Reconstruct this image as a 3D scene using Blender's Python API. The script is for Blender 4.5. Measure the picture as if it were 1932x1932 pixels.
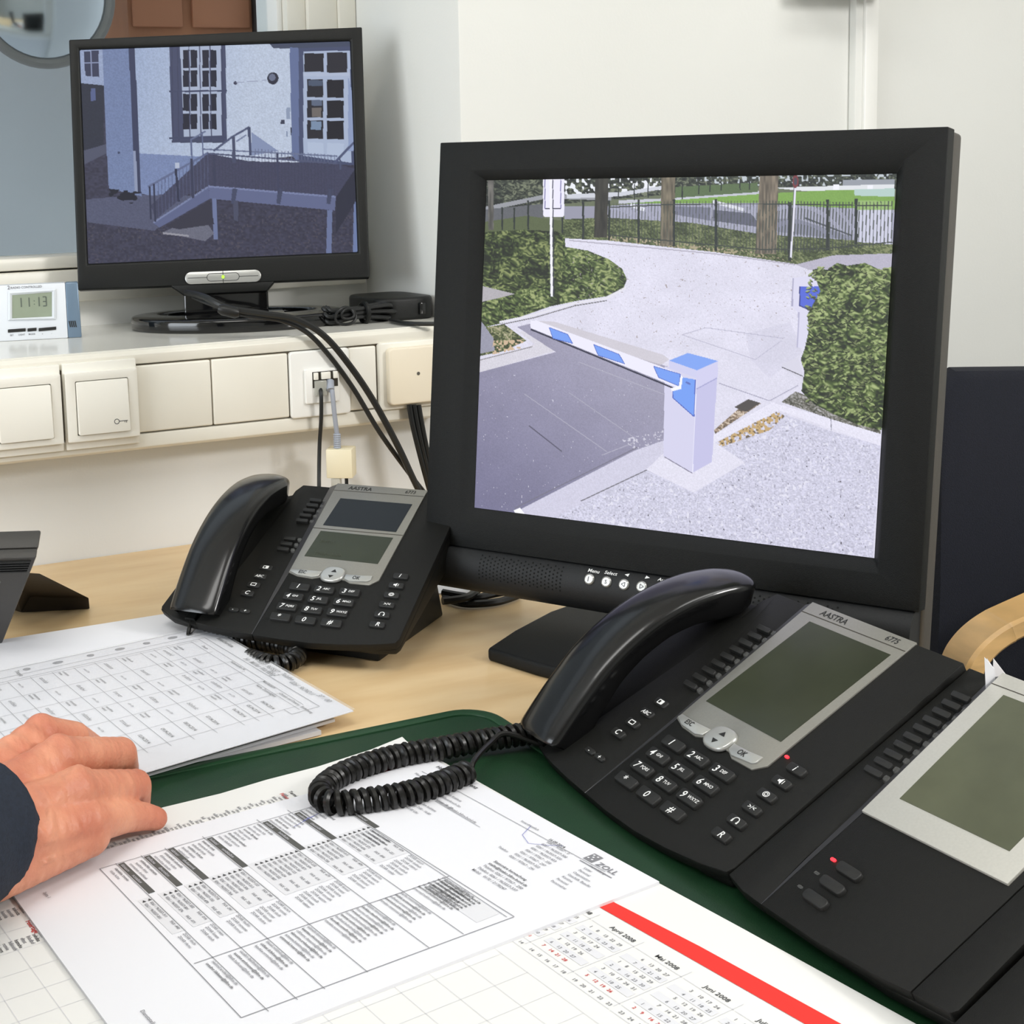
import bpy, bmesh, math, random
import numpy as np
from mathutils import Vector, Matrix

# ------------------------------------------------------------------ scene, camera, world, light
scene = bpy.context.scene
for o in list(bpy.data.objects):
    bpy.data.objects.remove(o)
COL = scene.collection

W_PX = 1932.0
F_PX, CX, CY = 2616.79, 602.64, 690.97
CAM_R = Vector((0.9166, -0.3983, -0.0344))      # right
CAM_F = Vector((0.3913, 0.9114, -0.1270))       # forward
CAM_U = Vector((0.0820, 0.1029, 0.9913))        # up
CAM_C = Vector((-0.4628, -1.4288, 0.3828))

cam_data = bpy.data.cameras.new('camera')
cam_data.sensor_width = 36.0
cam_data.lens = F_PX / W_PX * 36.0
cam_data.shift_x = (W_PX / 2 - CX) / W_PX
cam_data.shift_y = (CY - W_PX / 2) / W_PX
cam_data.clip_start = 0.02
cam = bpy.data.objects.new('camera', cam_data)
COL.objects.link(cam)
m = Matrix((CAM_R, CAM_U, -CAM_F)).transposed().to_4x4()
m.translation = CAM_C
cam.matrix_world = m
scene.camera = cam

vs = scene.view_settings
vs.view_transform = 'Standard'
try:
    vs.look = 'None'
except Exception:
    pass
vs.exposure = 0.0
vs.gamma = 1.0
vs.use_curve_mapping = False

world = bpy.data.worlds.new('world')
scene.world = world
world.use_nodes = True
wb = world.node_tree.nodes['Background']
wb.inputs[0].default_value = (0.86, 0.93, 1.0, 1)
wb.inputs[1].default_value = 1.1

def area_light(name, loc, target, sx, sy, power, color):
    d = bpy.data.lights.new(name, 'AREA')
    d.shape = 'RECTANGLE'
    d.size, d.size_y, d.energy, d.color = sx, sy, power, color
    o = bpy.data.objects.new(name, d)
    COL.objects.link(o)
    o.location = loc
    o.rotation_euler = (Vector(target) - Vector(loc)).to_track_quat('-Z', 'Y').to_euler()
    return o

Z_CEIL = 1.86
Z_FLOOR = -0.74
LAMP_SPOTS = [(-0.75, -1.15), (0.95, -1.75)]
for lx, ly in LAMP_SPOTS:
    area_light('ceiling_lamp_light', (lx, ly, Z_CEIL - 0.075), (lx, ly, 0), 1.1, 0.5, 9.6, (0.965, 0.983, 1.0))
LAMP3 = (1.10, -1.85, 1.02)
area_light('standard_lamp_light', LAMP3, (0.12, -0.35, 0.05), 0.36, 0.26, 16.5, (1.0, 0.985, 0.965))
area_light('window_daylight', (-2.47, -0.95, 0.75), (0.4, -0.55, 0.25), 1.5, 1.2, 36, (0.88, 0.94, 1.0))

# ------------------------------------------------------------------ pixel helpers
def ray(u, v):
    return CAM_R * ((u - CX) / F_PX) + CAM_F - CAM_U * ((v - CY) / F_PX)
def hit(u, v, n, d):
    n = Vector(n); r = ray(u, v)
    return CAM_C + r * ((d - n.dot(CAM_C)) / n.dot(r))
def at_z(u, v, z=0.0): return hit(u, v, (0, 0, 1), z)
def at_y(u, v, y): return hit(u, v, (0, 1, 0), y)
def at_x(u, v, x): return hit(u, v, (1, 0, 0), x)

# ------------------------------------------------------------------ materials
def lin(c):
    c = c / 255.0
    return c / 12.92 if c <= 0.04045 else ((c + 0.055) / 1.055) ** 2.4
def rgb(c): return (lin(c[0]), lin(c[1]), lin(c[2]), 1.0)
MATS = {}
def mat(name, color, rough=0.5, metal=0.0, noise=0.0, scale=30.0, bump=0.0, bscale=200.0, emit=0.0,
        trans=0.0, ior=1.45, spec=0.5, coat=0.0, color2=None, stretch=None, alpha=1.0):
    if name in MATS: return MATS[name]
    mt = bpy.data.materials.new(name); mt.use_nodes = True
    nt = mt.node_tree; b = nt.nodes['Principled BSDF']
    b.inputs['Base Color'].default_value = rgb(color)
    b.inputs['Roughness'].default_value = rough
    b.inputs['Metallic'].default_value = metal
    b.inputs['IOR'].default_value = ior
    b.inputs['Specular IOR Level'].default_value = spec
    b.inputs['Transmission Weight'].default_value = trans
    b.inputs['Coat Weight'].default_value = coat
    b.inputs['Alpha'].default_value = alpha
    if emit > 0:
        b.inputs['Emission Color'].default_value = rgb(color)
        b.inputs['Emission Strength'].default_value = emit
    if noise > 0 or bump > 0:
        tc = nt.nodes.new('ShaderNodeTexCoord')
        mp = nt.nodes.new('ShaderNodeMapping')
        nt.links.new(tc.outputs['Object'], mp.inputs[0])
        if stretch: mp.inputs['Scale'].default_value = stretch
    if noise > 0:
        nz = nt.nodes.new('ShaderNodeTexNoise')
        nz.inputs['Scale'].default_value = scale
        nz.inputs['Detail'].default_value = 4
        nt.links.new(mp.outputs[0], nz.inputs['Vector'])
        mr = nt.nodes.new('ShaderNodeMapRange')
        mr.inputs['From Min'].default_value = 0.3; mr.inputs['From Max'].default_value = 0.7
        nt.links.new(nz.outputs['Fac'], mr.inputs['Value'])
        mx = nt.nodes.new('ShaderNodeMix'); mx.data_type = 'RGBA'
        nt.links.new(mr.outputs[0], mx.inputs['Factor'])
        c2 = color2 if color2 else tuple(max(0, c * (1 - noise)) for c in color)
        mx.inputs[6].default_value = rgb(color); mx.inputs[7].default_value = rgb(c2)
        nt.links.new(mx.outputs[2], b.inputs['Base Color'])
    if bump > 0:
        n2 = nt.nodes.new('ShaderNodeTexNoise'); n2.inputs['Scale'].default_value = bscale
        n2.inputs['Detail'].default_value = 3
        nt.links.new(mp.outputs[0], n2.inputs['Vector'])
        bp = nt.nodes.new('ShaderNodeBump'); bp.inputs['Strength'].default_value = bump
        bp.inputs['Distance'].default_value = 0.002
        nt.links.new(n2.outputs['Fac'], bp.inputs['Height'])
        nt.links.new(bp.outputs[0], b.inputs['Normal'])
    MATS[name] = mt
    return mt

M_WALL = mat('wall_paint', (232, 232, 227), 0.75, noise=0.015, scale=4, bump=0.06, bscale=350)
M_WALLB = mat('wall_paint_lower', (228, 229, 228), 0.75, noise=0.015, scale=4, bump=0.06, bscale=350)
M_CEIL = mat('ceiling_paint', (240, 240, 236), 0.8, noise=0.01, scale=3)
M_FLOOR = mat('linoleum', (120, 122, 120), 0.45, noise=0.2, scale=60)
M_DESK = mat('beech_laminate', (240, 212, 166), 0.38, noise=0.1, scale=9, color2=(226, 192, 142), stretch=(1.0, 5.0, 1.0), bump=0.02)
M_DESKEDGE = mat('beech_edge', (205, 168, 118), 0.5, noise=0.1, scale=20)
M_TRUNK = mat('cream_plastic', (238, 234, 222), 0.32, noise=0.02, scale=12)
M_TRUNKTOP = mat('sill_board', (232, 230, 222), 0.16, noise=0.02, scale=8)
M_SWITCH = mat('switch_plastic', (242, 239, 229), 0.35)
M_WHITEPL = mat('white_plastic', (240, 239, 234), 0.35)
M_GAP = mat('dark_gap', (60, 55, 48), 0.8)
M_GAPL = mat('duct_gap', (128, 116, 96), 0.8)
M_BLACK = mat('black_plastic', (21, 22, 21), 0.42, spec=0.35, bump=0.15, bscale=1500)
M_BLACKM = mat('black_matt', (18, 20, 20), 0.5, spec=0.3, bump=0.35, bscale=2200, noise=0.2, scale=400)
M_BLACKG = mat('black_gloss', (12, 12, 13), 0.09, coat=0.4)
M_PHONE = mat('phone_black', (21, 21, 19), 0.52, spec=0.3, bump=0.25, bscale=2500, noise=0.15, scale=300)
M_FACET = mat('phone_facet', (62, 62, 64), 0.38)
M_HANDSET = mat('handset_black', (14, 14, 15), 0.22, coat=0.15)
M_KEY = mat('key_rubber', (30, 30, 29), 0.5, bump=0.1, bscale=2500)
M_CORD = mat('cord_black', (24, 23, 21), 0.33)
M_CABLE = mat('cable_black', (26, 27, 27), 0.42)
M_CABLEG = mat('cable_grey', (160, 165, 176), 0.45)
M_SILVER = mat('silver_panel', (150, 148, 141), 0.38, metal=0.45, noise=0.03, scale=700)
M_SILVERL = mat('silver_light', (196, 194, 186), 0.45, metal=0.2, noise=0.03, scale=700)
M_SILVERB = mat('silver_button', (188, 188, 184), 0.28, metal=0.55)
M_LCD = mat('lcd_olive', (56, 60, 45), 0.15, noise=0.10, scale=25, spec=0.3)
M_LCDL = mat('lcd_light', (150, 160, 140), 0.2, noise=0.08, scale=30)
M_LCDD = mat('lcd_dark', (30, 33, 36), 0.15, spec=0.25)
M_INK = mat('ink_black', (72, 72, 74), 0.7)
M_INKG = mat('ink_grey', (134, 134, 139), 0.7)
M_INKL = mat('ink_light', (190, 190, 196), 0.7)
M_INKBAR = mat('ink_bar', (88, 88, 86), 0.7)
M_INKR = mat('ink_red', (205, 60, 58), 0.7)
M_RED = mat('red_print', (235, 52, 44), 0.55)
M_INKB = mat('ink_blue', (112, 118, 190), 0.7)
M_SHADE = mat('print_shade', (222, 222, 226), 0.7)
M_PAPER = mat('paper_white', (233, 233, 238), 0.6)
M_PAPER2 = mat('paper_warm', (234, 233, 230), 0.6)
M_GREEN = mat('mat_green', (24, 58, 34), 0.42, noise=0.12, scale=30, bump=0.15, bscale=1500)
M_GREENR = mat('mat_rim', (30, 66, 40), 0.4, bump=0.1, bscale=1200)
M_WHITEINK = mat('white_print', (238, 238, 236), 0.6)
M_DARKINK = mat('dark_print', (34, 34, 34), 0.6)
M_LEDR = mat('led_red', (255, 40, 50), 0.4, emit=2.5)
M_LEDG = mat('led_green', (150, 210, 60), 0.4, emit=1.2)
M_CLEAR = mat('clear_plastic', (190, 192, 192), 0.2, alpha=0.35)
M_CLEARK = mat('clear_key', (110, 110, 108), 0.25, alpha=0.4)
M_POCKET = mat('pocket_plastic', (235, 236, 238), 0.08, alpha=0.16)
M_CLOCK = mat('clock_white', (226, 230, 236), 0.3)
M_CLOCKB = mat('clock_blue', (112, 132, 152), 0.3, metal=0.2)
M_BEIGE = mat('adapter_beige', (236, 226, 196), 0.45)
M_FABRIC = mat('navy_fabric', (25, 28, 40), 0.9, noise=0.2, scale=500, bump=0.4, bscale=900)
M_BEECH = mat('beech_wood', (222, 180, 120), 0.32, noise=0.12, scale=16, stretch=(1, 1, 6), coat=0.0)
M_METAL = mat('chrome_steel', (190, 190, 192), 0.2, metal=1.0)
M_JACKET = mat('navy_jacket', (34, 42, 56), 0.85, noise=0.2, scale=400, bump=0.3, bscale=900)
M_BLUEWALL = mat('far_wall_blue', (186, 190, 192), 0.8, noise=0.03, scale=2)
M_BROWN = mat('brown_wood', (176, 120, 86), 0.6, noise=0.2, scale=6)
M_DARKWOOD = mat('dark_shelf', (58, 52, 50), 0.6)
M_LAMPGLOW = mat('lamp_diffuser', (255, 248, 236), 0.5, emit=2.0)
M_PLUG = mat('plug_clear', (205, 205, 195), 0.15, alpha=0.6)

# window glass: very slightly frosted
def glass_mat():
    mt = mat('window_glass', (235, 240, 242), 0.10, trans=1.0, ior=1.02, spec=0.3)
    return mt
M_GLASS = glass_mat()

# skin with veins, knuckle redness
def skin_mat():
    mt = bpy.data.materials.new('skin'); mt.use_nodes = True
    nt = mt.node_tree; b = nt.nodes['Principled BSDF']
    tc = nt.nodes.new('ShaderNodeTexCoord')
    n1 = nt.nodes.new('ShaderNodeTexNoise'); n1.inputs['Scale'].default_value = 38; n1.inputs['Detail'].default_value = 5
    nt.links.new(tc.outputs['Object'], n1.inputs['Vector'])
    cr = nt.nodes.new('ShaderNodeValToRGB')
    cr.color_ramp.elements[0].position = 0.3; cr.color_ramp.elements[0].color = rgb((196, 118, 92))
    cr.color_ramp.elements[1].position = 0.7; cr.color_ramp.elements[1].color = rgb((224, 156, 124))
    nt.links.new(n1.outputs['Fac'], cr.inputs[0])
    nt.links.new(cr.outputs[0], b.inputs['Base Color'])
    b.inputs['Roughness'].default_value = 0.48
    b.inputs['Subsurface Weight'].default_value = 0.12
    b.inputs['Subsurface Radius'].default_value = (0.006, 0.002, 0.001)
    w = nt.nodes.new('ShaderNodeTexWave'); w.inputs['Scale'].default_value = 60; w.inputs['Distortion'].default_value = 9
    w.inputs['Detail'].default_value = 3
    nt.links.new(tc.outputs['Object'], w.inputs['Vector'])
    n2 = nt.nodes.new('ShaderNodeTexNoise'); n2.inputs['Scale'].default_value = 420; n2.inputs['Detail'].default_value = 3
    nt.links.new(tc.outputs['Object'], n2.inputs['Vector'])
    ad = nt.nodes.new('ShaderNodeMath'); ad.operation = 'MULTIPLY_ADD'
    nt.links.new(w.outputs['Fac'], ad.inputs[0]); ad.inputs[1].default_value = 0.35
    nt.links.new(n2.outputs['Fac'], ad.inputs[2])
    bp = nt.nodes.new('ShaderNodeBump'); bp.inputs['Strength'].default_value = 0.35; bp.inputs['Distance'].default_value = 0.0012
    nt.links.new(ad.outputs[0], bp.inputs['Height']); nt.links.new(bp.outputs[0], b.inputs['Normal'])
    return mt
M_SKIN = skin_mat()
M_NAIL = mat('nail', (232, 178, 158), 0.3)

def screen_mat(name, strength=1.0):
    mt = bpy.data.materials.new(name); mt.use_nodes = True
    nt = mt.node_tree; b = nt.nodes['Principled BSDF']
    at = nt.nodes.new('ShaderNodeAttribute'); at.attribute_name = 'picture'
    b.inputs['Base Color'].default_value = (0.004, 0.004, 0.005, 1)
    b.inputs['Roughness'].default_value = 0.45
    b.inputs['Specular IOR Level'].default_value = 0.25
    nt.links.new(at.outputs['Color'], b.inputs['Emission Color'])
    b.inputs['Emission Strength'].default_value = strength
    return mt

# ------------------------------------------------------------------ mesh builders
class MB:
    def __init__(s): s.v = []; s.f = []
    def add(s, verts, faces):
        n = len(s.v); s.v += [tuple(p) for p in verts]; s.f += [tuple(i + n for i in f) for f in faces]
        return s
    def box(s, x0, x1, y0, y1, z0, z1):
        v = [(x, y, z) for x in (x0, x1) for y in (y0, y1) for z in (z0, z1)]
        return s.add(v, [(0, 1, 3, 2), (4, 6, 7, 5), (0, 4, 5, 1), (2, 3, 7, 6), (0, 2, 6, 4), (1, 5, 7, 3)])
    def prism(s, poly, f0, f1):
        """poly of (a,b); f0/f1 map (a,b)->3d for the two caps"""
        n = len(poly)
        v = [tuple(f0(*p)) for p in poly] + [tuple(f1(*p)) for p in poly]
        fs = [tuple(range(n - 1, -1, -1)), tuple(range(n, 2 * n))]
        fs += [(i, (i + 1) % n, (i + 1) % n + n, i + n) for i in range(n)]
        return s.add(v, fs)
    def zprism(s, poly, z0, z1):
        return s.prism(poly, lambda a, b: (a, b, z0), lambda a, b: (a, b, z1))
    def yprism(s, poly, y0, y1):
        """poly in (x,z), extruded along y"""
        return s.prism(poly, lambda a, b: (a, y1, b), lambda a, b: (a, y0, b))
    def xprism(s, poly, x0, x1):
        """poly in (y,z), extruded along x"""
        return s.prism(poly, lambda a, b: (x0, a, b), lambda a, b: (x1, a, b))
    def rings(s, rings, cap=True, closed=False):
        n = len(rings[0]); k = len(rings)
        v = [tuple(p) for r in rings for p in r]; fs = []
        for i in range(k if closed else k - 1):
            a = i * n; b = ((i + 1) % k) * n
            for j in range(n):
                fs.append((a + j, a + (j + 1) % n, b + (j + 1) % n, b + j))
        if cap and not closed:
            fs.append(tuple(range(n - 1, -1, -1))); fs.append(tuple((k - 1) * n + j for j in range(n)))
        return s.add(v, fs)
    def tube(s, pts, r, n=10, cap=True, flat=1.0):
        pts = [Vector(p) for p in pts]; rs = r if hasattr(r, '__len__') else [r] * len(pts)
        t0 = (pts[1] - pts[0]).normalized()
        up = Vector((0, 0, 1)) if abs(t0.z) < 0.9 else Vector((1, 0, 0))
        nrm = (up - t0 * up.dot(t0)).normalized(); rings = []
        for i, p in enumerate(pts):
            a = pts[max(i - 1, 0)]; b = pts[min(i + 1, len(pts) - 1)]
            t = (b - a).normalized()
            nrm = (nrm - t * nrm.dot(t)).normalized(); bi = t.cross(nrm)
            rings.append([p + (nrm * math.cos(2 * math.pi * j / n) * flat + bi * math.sin(2 * math.pi * j / n)) * rs[i] for j in range(n)])
        return s.rings(rings, cap)
    def cyl(s, p0, p1, r, n=20): return s.tube([p0, p1], r, n)
    def sphere(s, c, r, nu=14, nv=8):
        c = Vector(c); rx, ry, rz = r if hasattr(r, '__len__') else (r, r, r)
        v = [(c.x, c.y, c.z + rz)]
        for i in range(1, nv):
            a = math.pi * i / nv
            for j in range(nu):
                b = 2 * math.pi * j / nu
                v.append((c.x + rx * math.sin(a) * math.cos(b), c.y + ry * math.sin(a) * math.sin(b), c.z + rz * math.cos(a)))
        v.append((c.x, c.y, c.z - rz)); fs = []
        for j in range(nu): fs.append((0, 1 + j, 1 + (j + 1) % nu))
        for i in range(nv - 2):
            for j in range(nu):
                a = 1 + i * nu; fs.append((a + j, a + nu + j, a + nu + (j + 1) % nu, a + (j + 1) % nu))
        l = len(v) - 1; a = 1 + (nv - 2) * nu
        for j in range(nu): fs.append((l, a + (j + 1) % nu, a + j))
        return s.add(v, fs)
    def mapv(s, fn):
        s.v = [tuple(fn(*p)) for p in s.v]; return s
    def mesh(s, name, material, smooth=False, bevel=0.0, segs=2, angle=35):
        me = bpy.data.meshes.new(name)
        me.from_pydata(s.v, [], s.f); me.update()
        bm = bmesh.new(); bm.from_mesh(me)
        bmesh.ops.recalc_face_normals(bm, faces=bm.faces)
        if bevel > 0:
            es = [e for e in bm.edges if len(e.link_faces) == 2 and e.calc_face_angle(0) > math.radians(angle)]
            bmesh.ops.bevel(bm, geom=es, offset=bevel, segments=segs, profile=0.5, affect='EDGES', clamp_overlap=True)
        bm.to_mesh(me); bm.free()
        if smooth or bevel > 0:
            me.polygons.foreach_set('use_smooth', [True] * len(me.polygons))
            try: me.set_sharp_from_angle(angle=math.radians(40))
            except Exception: pass
        if material: me.materials.append(material)
        return me
    def build(s, name, material, parent=None, **k):
        return link(name, s.mesh(name, material, **k), parent)

def link(name, me, parent=None):
    o = bpy.data.objects.new(name, me); COL.objects.link(o)
    if parent is not None: o.parent = parent
    return o
def tag(o, label, cat, group=None):
    o['label'] = label; o['category'] = cat
    if group: o['group'] = group
    return o
def thing(name, label, cat, loc=(0, 0, 0), rz=0.0, group=None):
    o = bpy.data.objects.new(name, None); COL.objects.link(o)
    o.empty_display_size = 0.05
    o.location = loc; o.rotation_euler = (0, 0, rz)
    return tag(o, label, cat, group)
def struct(o):
    o['kind'] = 'structure'; return o
def lab(o, text): o['label'] = text; return o
def rrect(x0, x1, y0, y1, r, n=5):
    out = []
    for cx, cy, a0 in ((x1 - r, y1 - r, 0), (x0 + r, y1 - r, 90), (x0 + r, y0 + r, 180), (x1 - r, y0 + r, 270)):
        for i in range(n + 1):
            a = math.radians(a0 + 90 * i / n); out.append((cx + r * math.cos(a), cy + r * math.sin(a)))
    return out
def ellipse(cx, cy, rx, ry, n=32):
    return [(cx + rx * math.cos(2 * math.pi * i / n), cy + ry * math.sin(2 * math.pi * i / n)) for i in range(n)]
def spline(pts, n=8):
    """Catmull-Rom through the points"""
    P = [Vector(p) for p in pts]; out = []
    for i in range(len(P) - 1):
        p0 = P[max(i - 1, 0)]; p1 = P[i]; p2 = P[i + 1]; p3 = P[min(i + 2, len(P) - 1)]
        for k in range(n):
            t = k / n
            out.append(0.5 * ((2 * p1) + (p2 - p0) * t + (2 * p0 - 5 * p1 + 4 * p2 - p3) * t * t + (3 * p1 - p0 - 3 * p2 + p3) * t ** 3))
    out.append(P[-1]); return out
def ring_prism(mb, outer, inner, f0, f1):
    """frame: outer and inner polygon with the same number of points"""
    n = len(outer)
    v = [f0(*p) for p in outer] + [f0(*p) for p in inner] + [f1(*p) for p in outer] + [f1(*p) for p in inner]
    fs = []
    for i in range(n):
        j = (i + 1) % n
        fs += [(i, j, n + j, n + i), (2 * n + i, 3 * n + i, 3 * n + j, 2 * n + j), (i, 2 * n + i, 2 * n + j, j), (n + i, n + j, 3 * n + j, 3 * n + i)]
    return mb.add([tuple(p) for p in v], fs)

# ------------------------------------------------------------------ lettering: one small mesh per character, strings laid out by hand
CHARS = "ABCDEFGHIJKLMNOPQRSTUVWXYZabcdefghijklmnopqrstuvwxyz0123456789.,:;-+/()*#_@%<>|äöüß"
GLYPH = {}
def make_glyphs():
    tmp = []
    def fo(body):
        c = bpy.data.curves.new('t', 'FONT'); c.body = body; c.size = 1.0; c.resolution_u = 2; c.offset = 0.012
        o = bpy.data.objects.new('t', c); COL.objects.link(o); tmp.append(o); return o
    ob = {ch: (fo(ch), fo('|' + ch + '|')) for ch in CHARS}
    ref = fo('||')
    dg = bpy.context.evaluated_depsgraph_get()
    def verts(o):
        me = bpy.data.meshes.new_from_object(o.evaluated_get(dg))
        v = [tuple(x.co) for x in me.vertices]; f = [tuple(p.vertices) for p in me.polygons]
        bpy.data.meshes.remove(me); return v, f
    def width(o):
        v, _ = verts(o); return max(p[0] for p in v) - min(p[0] for p in v)
    w0 = width(ref)
    for ch, (a, b) in ob.items():
        v, f = verts(a); GLYPH[ch] = ([(p[0], p[1]) for p in v], f, width(b) - w0)
    for o in tmp:
        c = o.data; bpy.data.objects.remove(o); bpy.data.curves.remove(c)
make_glyphs()
def twidth(s): return sum(0.28 if c == ' ' else GLYPH[c][2] for c in s if c == ' ' or c in GLYPH)
def text(mb, s, o, ex, ey, size, align='l', squeeze=1.0, slant=0.0):
    """string with its baseline start at o, running along ex, up along ey (unit vectors)"""
    o = Vector(o); ex = Vector(ex); ey = Vector(ey); x = 0.0
    tw = twidth(s)
    if align == 'c': x = -tw / 2
    if align == 'r': x = -tw
    for ch in s:
        if ch == ' ': x += 0.28; continue
        if ch not in GLYPH: continue
        v, f, adv = GLYPH[ch]
        mb.add([o + ex * ((x + p[0] + slant * p[1]) * size * squeeze) + ey * (p[1] * size) for p in v], f)
        x += adv
    return mb
def strip(mb, a, b, w, up=(0, 0, 1)):
    """flat line from a to b, width w"""
    a = Vector(a); b = Vector(b); d = (b - a).normalized(); s = Vector(up).cross(d).normalized() * (w / 2)
    return mb.add([a - s, b - s, b + s, a + s], [(0, 1, 2, 3)])
def flat(mb, pts): return mb.add(pts, [tuple(range(len(pts)))])
RND = random.Random(7)
def word(n, digits=False):
    return ''.join(RND.choice('0123456789' if digits else 'aeionrstlumdecbhvk') for _ in range(n))
# ================================================================== the room
Y_FACE = -0.046          # front of the cable duct
Y_LOW = 0.0              # wall below the duct, back edge of the desk
Y_NEAR = -0.03           # wall to the right of the niche
Y_RISER = 0.25           # low wall between sill board and window
Z_TOP, Z_BOT = 0.2236, 0.119
X_COR = 0.322            # corner of the niche
X_L, X_R, Y_F = -2.5, 2.3, -3.6

struct(MB().box(X_L - 0.1, X_R + 0.1, Y_F - 0.1, 0.5, Z_FLOOR - 0.05, Z_FLOOR).build('floor', M_FLOOR))
struct(MB().box(X_L - 0.1, X_R + 0.1, Y_F - 0.1, 0.5, Z_CEIL, Z_CEIL + 0.05).build('ceiling', M_CEIL))
struct(MB().box(X_L, X_COR, Y_LOW, Y_RISER + 0.1, Z_FLOOR, Z_TOP - 0.02).build('wall_back', M_WALLB))
struct(MB().zprism([(X_COR, Y_NEAR), (X_R + 0.1, Y_NEAR), (X_R + 0.1, 0.46), (X_COR + 0.016, 0.46)], Z_FLOOR, Z_CEIL).build('wall_right', M_WALL, bevel=0.004))
struct(MB().box(X_R, X_R + 0.1, Y_F - 0.1, Y_NEAR, Z_FLOOR, Z_CEIL).build('wall_east', M_WALL))
struct(MB().box(X_L - 0.1, X_R + 0.1, Y_F - 0.1, Y_F, Z_FLOOR, Z_CEIL).build('wall_front', M_WALL))
# left wall with a window opening
wl = MB()
wl.box(X_L - 0.1, X_L, Y_F, 0.46, Z_FLOOR, 0.12); wl.box(X_L - 0.1, X_L, Y_F, 0.46, 1.4, Z_CEIL)
wl.box(X_L - 0.1, X_L, Y_F, -1.75, 0.12, 1.4); wl.box(X_L - 0.1, X_L, -0.15, 0.46, 0.12, 1.4)
struct(wl.build('wall_left', M_WALL))
w2 = struct(ring_prism(MB(), rrect(-1.75, -0.15, 0.12, 1.4, 0.005, 1), rrect(-1.69, -0.21, 0.18, 1.34, 0.005, 1),
                       lambda a, b: (X_L - 0.06, a, b), lambda a, b: (X_L - 0.02, a, b)).build('window_2', M_WHITEPL))

# riser between the sill board and the window
riser = struct(MB().box(X_L, X_COR + 0.014, Y_RISER, Y_RISER + 0.1, Z_TOP - 0.02, 0.262).build('trim_1', M_WHITEPL))

# window over the duct: lower rail in two steps, stile, pane
win = thing('window_1', 'cream framed interior window behind the smaller monitor', 'window', (0, 0, 0)); win['kind'] = 'structure'
MB().box(X_L, X_COR + 0.002, 0.235, 0.34, 0.256, 0.2955).build('window_sill', M_TRUNK, win, bevel=0.003)
MB().box(X_L, X_COR + 0.002, 0.240, 0.34, 0.2975, 0.3125).build('window_frame', M_TRUNK, win, bevel=0.003)
MB().box(X_L, X_COR - 0.02, 0.236, 0.30, 0.262, 0.2665).build('window_lip', M_TRUNK, win, bevel=0.001)
xs = [at_y(u, 20, 0.27).x for u in (530, 541, 577, 632, 664, 690)]
for i, (a, b, yy) in enumerate(((xs[0], xs[1], 0.285), (xs[1], xs[2], 0.270), (xs[2], xs[3], 0.262), (xs[3], xs[4], 0.257), (xs[4], X_COR + 0.012, 0.265))):
    MB().box(a, b, yy, 0.36, 0.3125, Z_CEIL).build('window_stile', M_WHITEPL if i == 0 else M_TRUNK, win, bevel=0.002)
MB().box(X_L, xs[0] + 0.002, 0.318, 0.322, 0.3125, Z_CEIL).build('pane', M_GLASS, win)
struct(MB().box(X_L, X_COR + 0.016, 0.24, 0.46, 1.45, Z_CEIL).build('wall_upper', M_WALL))

# the room beyond the window
struct(MB().box(X_L - 0.6, 1.2, 1.55, 1.6, Z_FLOOR, 1.9).build('wall_beyond', M_BLUEWALL))
cab = thing('wall_cabinet', 'brown wooden cabinet seen blurred through the window above the smaller monitor', 'cabinet', (0, 0, 0))
p0 = at_y(243, 62, 1.3); p1 = at_y(476, 62, 1.3)
MB().box(p0.x, p1.x, 1.3, 1.55, p0.z - 0.02, 1.25).build('body', M_BROWN, cab)
for a, b in ((0.03, 0.42), (0.5, 0.97)):
    q0 = p0.x + (p1.x - p0.x) * a; q1 = p0.x + (p1.x - p0.x) * b
    MB().box(q0, q1, 1.288, 1.3, p0.z + 0.012, 1.23).build('door', mat('cabinet_door', (166, 112, 82), 0.6), cab, bevel=0.003)
dc = MB().box(p1.x + 0.002, p1.x + 0.11, 1.25, 1.55, p0.z - 0.1, 1.25).build('dark_locker', M_DARKWOOD, None, bevel=0.004)
tag(dc, 'tall dark locker beside the brown cabinet beyond the window', 'locker')
mir = thing('convex_mirror', 'round convex mirror with a dark rim seen through the window', 'mirror', (0, 0, 0))
mc = at_y(83, -10, 1.1); mr = (at_y(202, -10, 1.1) - mc).length
R = []
for i in range(9):
    a = math.radians(38) * i / 8
    R.append([(mc.x + mr * math.sin(a) / math.sin(math.radians(38)) * math.cos(t), 1.1 - 0.25 * mr * (1 - i * i / 64.0), mc.z + mr * math.sin(a) / math.sin(math.radians(38)) * math.sin(t)) for t in [2 * math.pi * j / 48 for j in range(48)]])
MB().rings(R).build('mirror_dome', mat('mirror_glass', (210, 216, 222), 0.12, metal=1.0), mir, smooth=True)
MB().tube([(mc.x + (mr + 0.006) * math.cos(2 * math.pi * j / 48), 1.1, mc.z + (mr + 0.006) * math.sin(2 * math.pi * j / 48)) for j in range(49)], 0.009, 8).build('rim', mat('mirror_rim', (120, 118, 114), 0.5), mir, smooth=True)
MB().cyl((mc.x, 1.1, mc.z), (mc.x, 1.55, mc.z), 0.015).build('bracket', M_METAL, mir)

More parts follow.
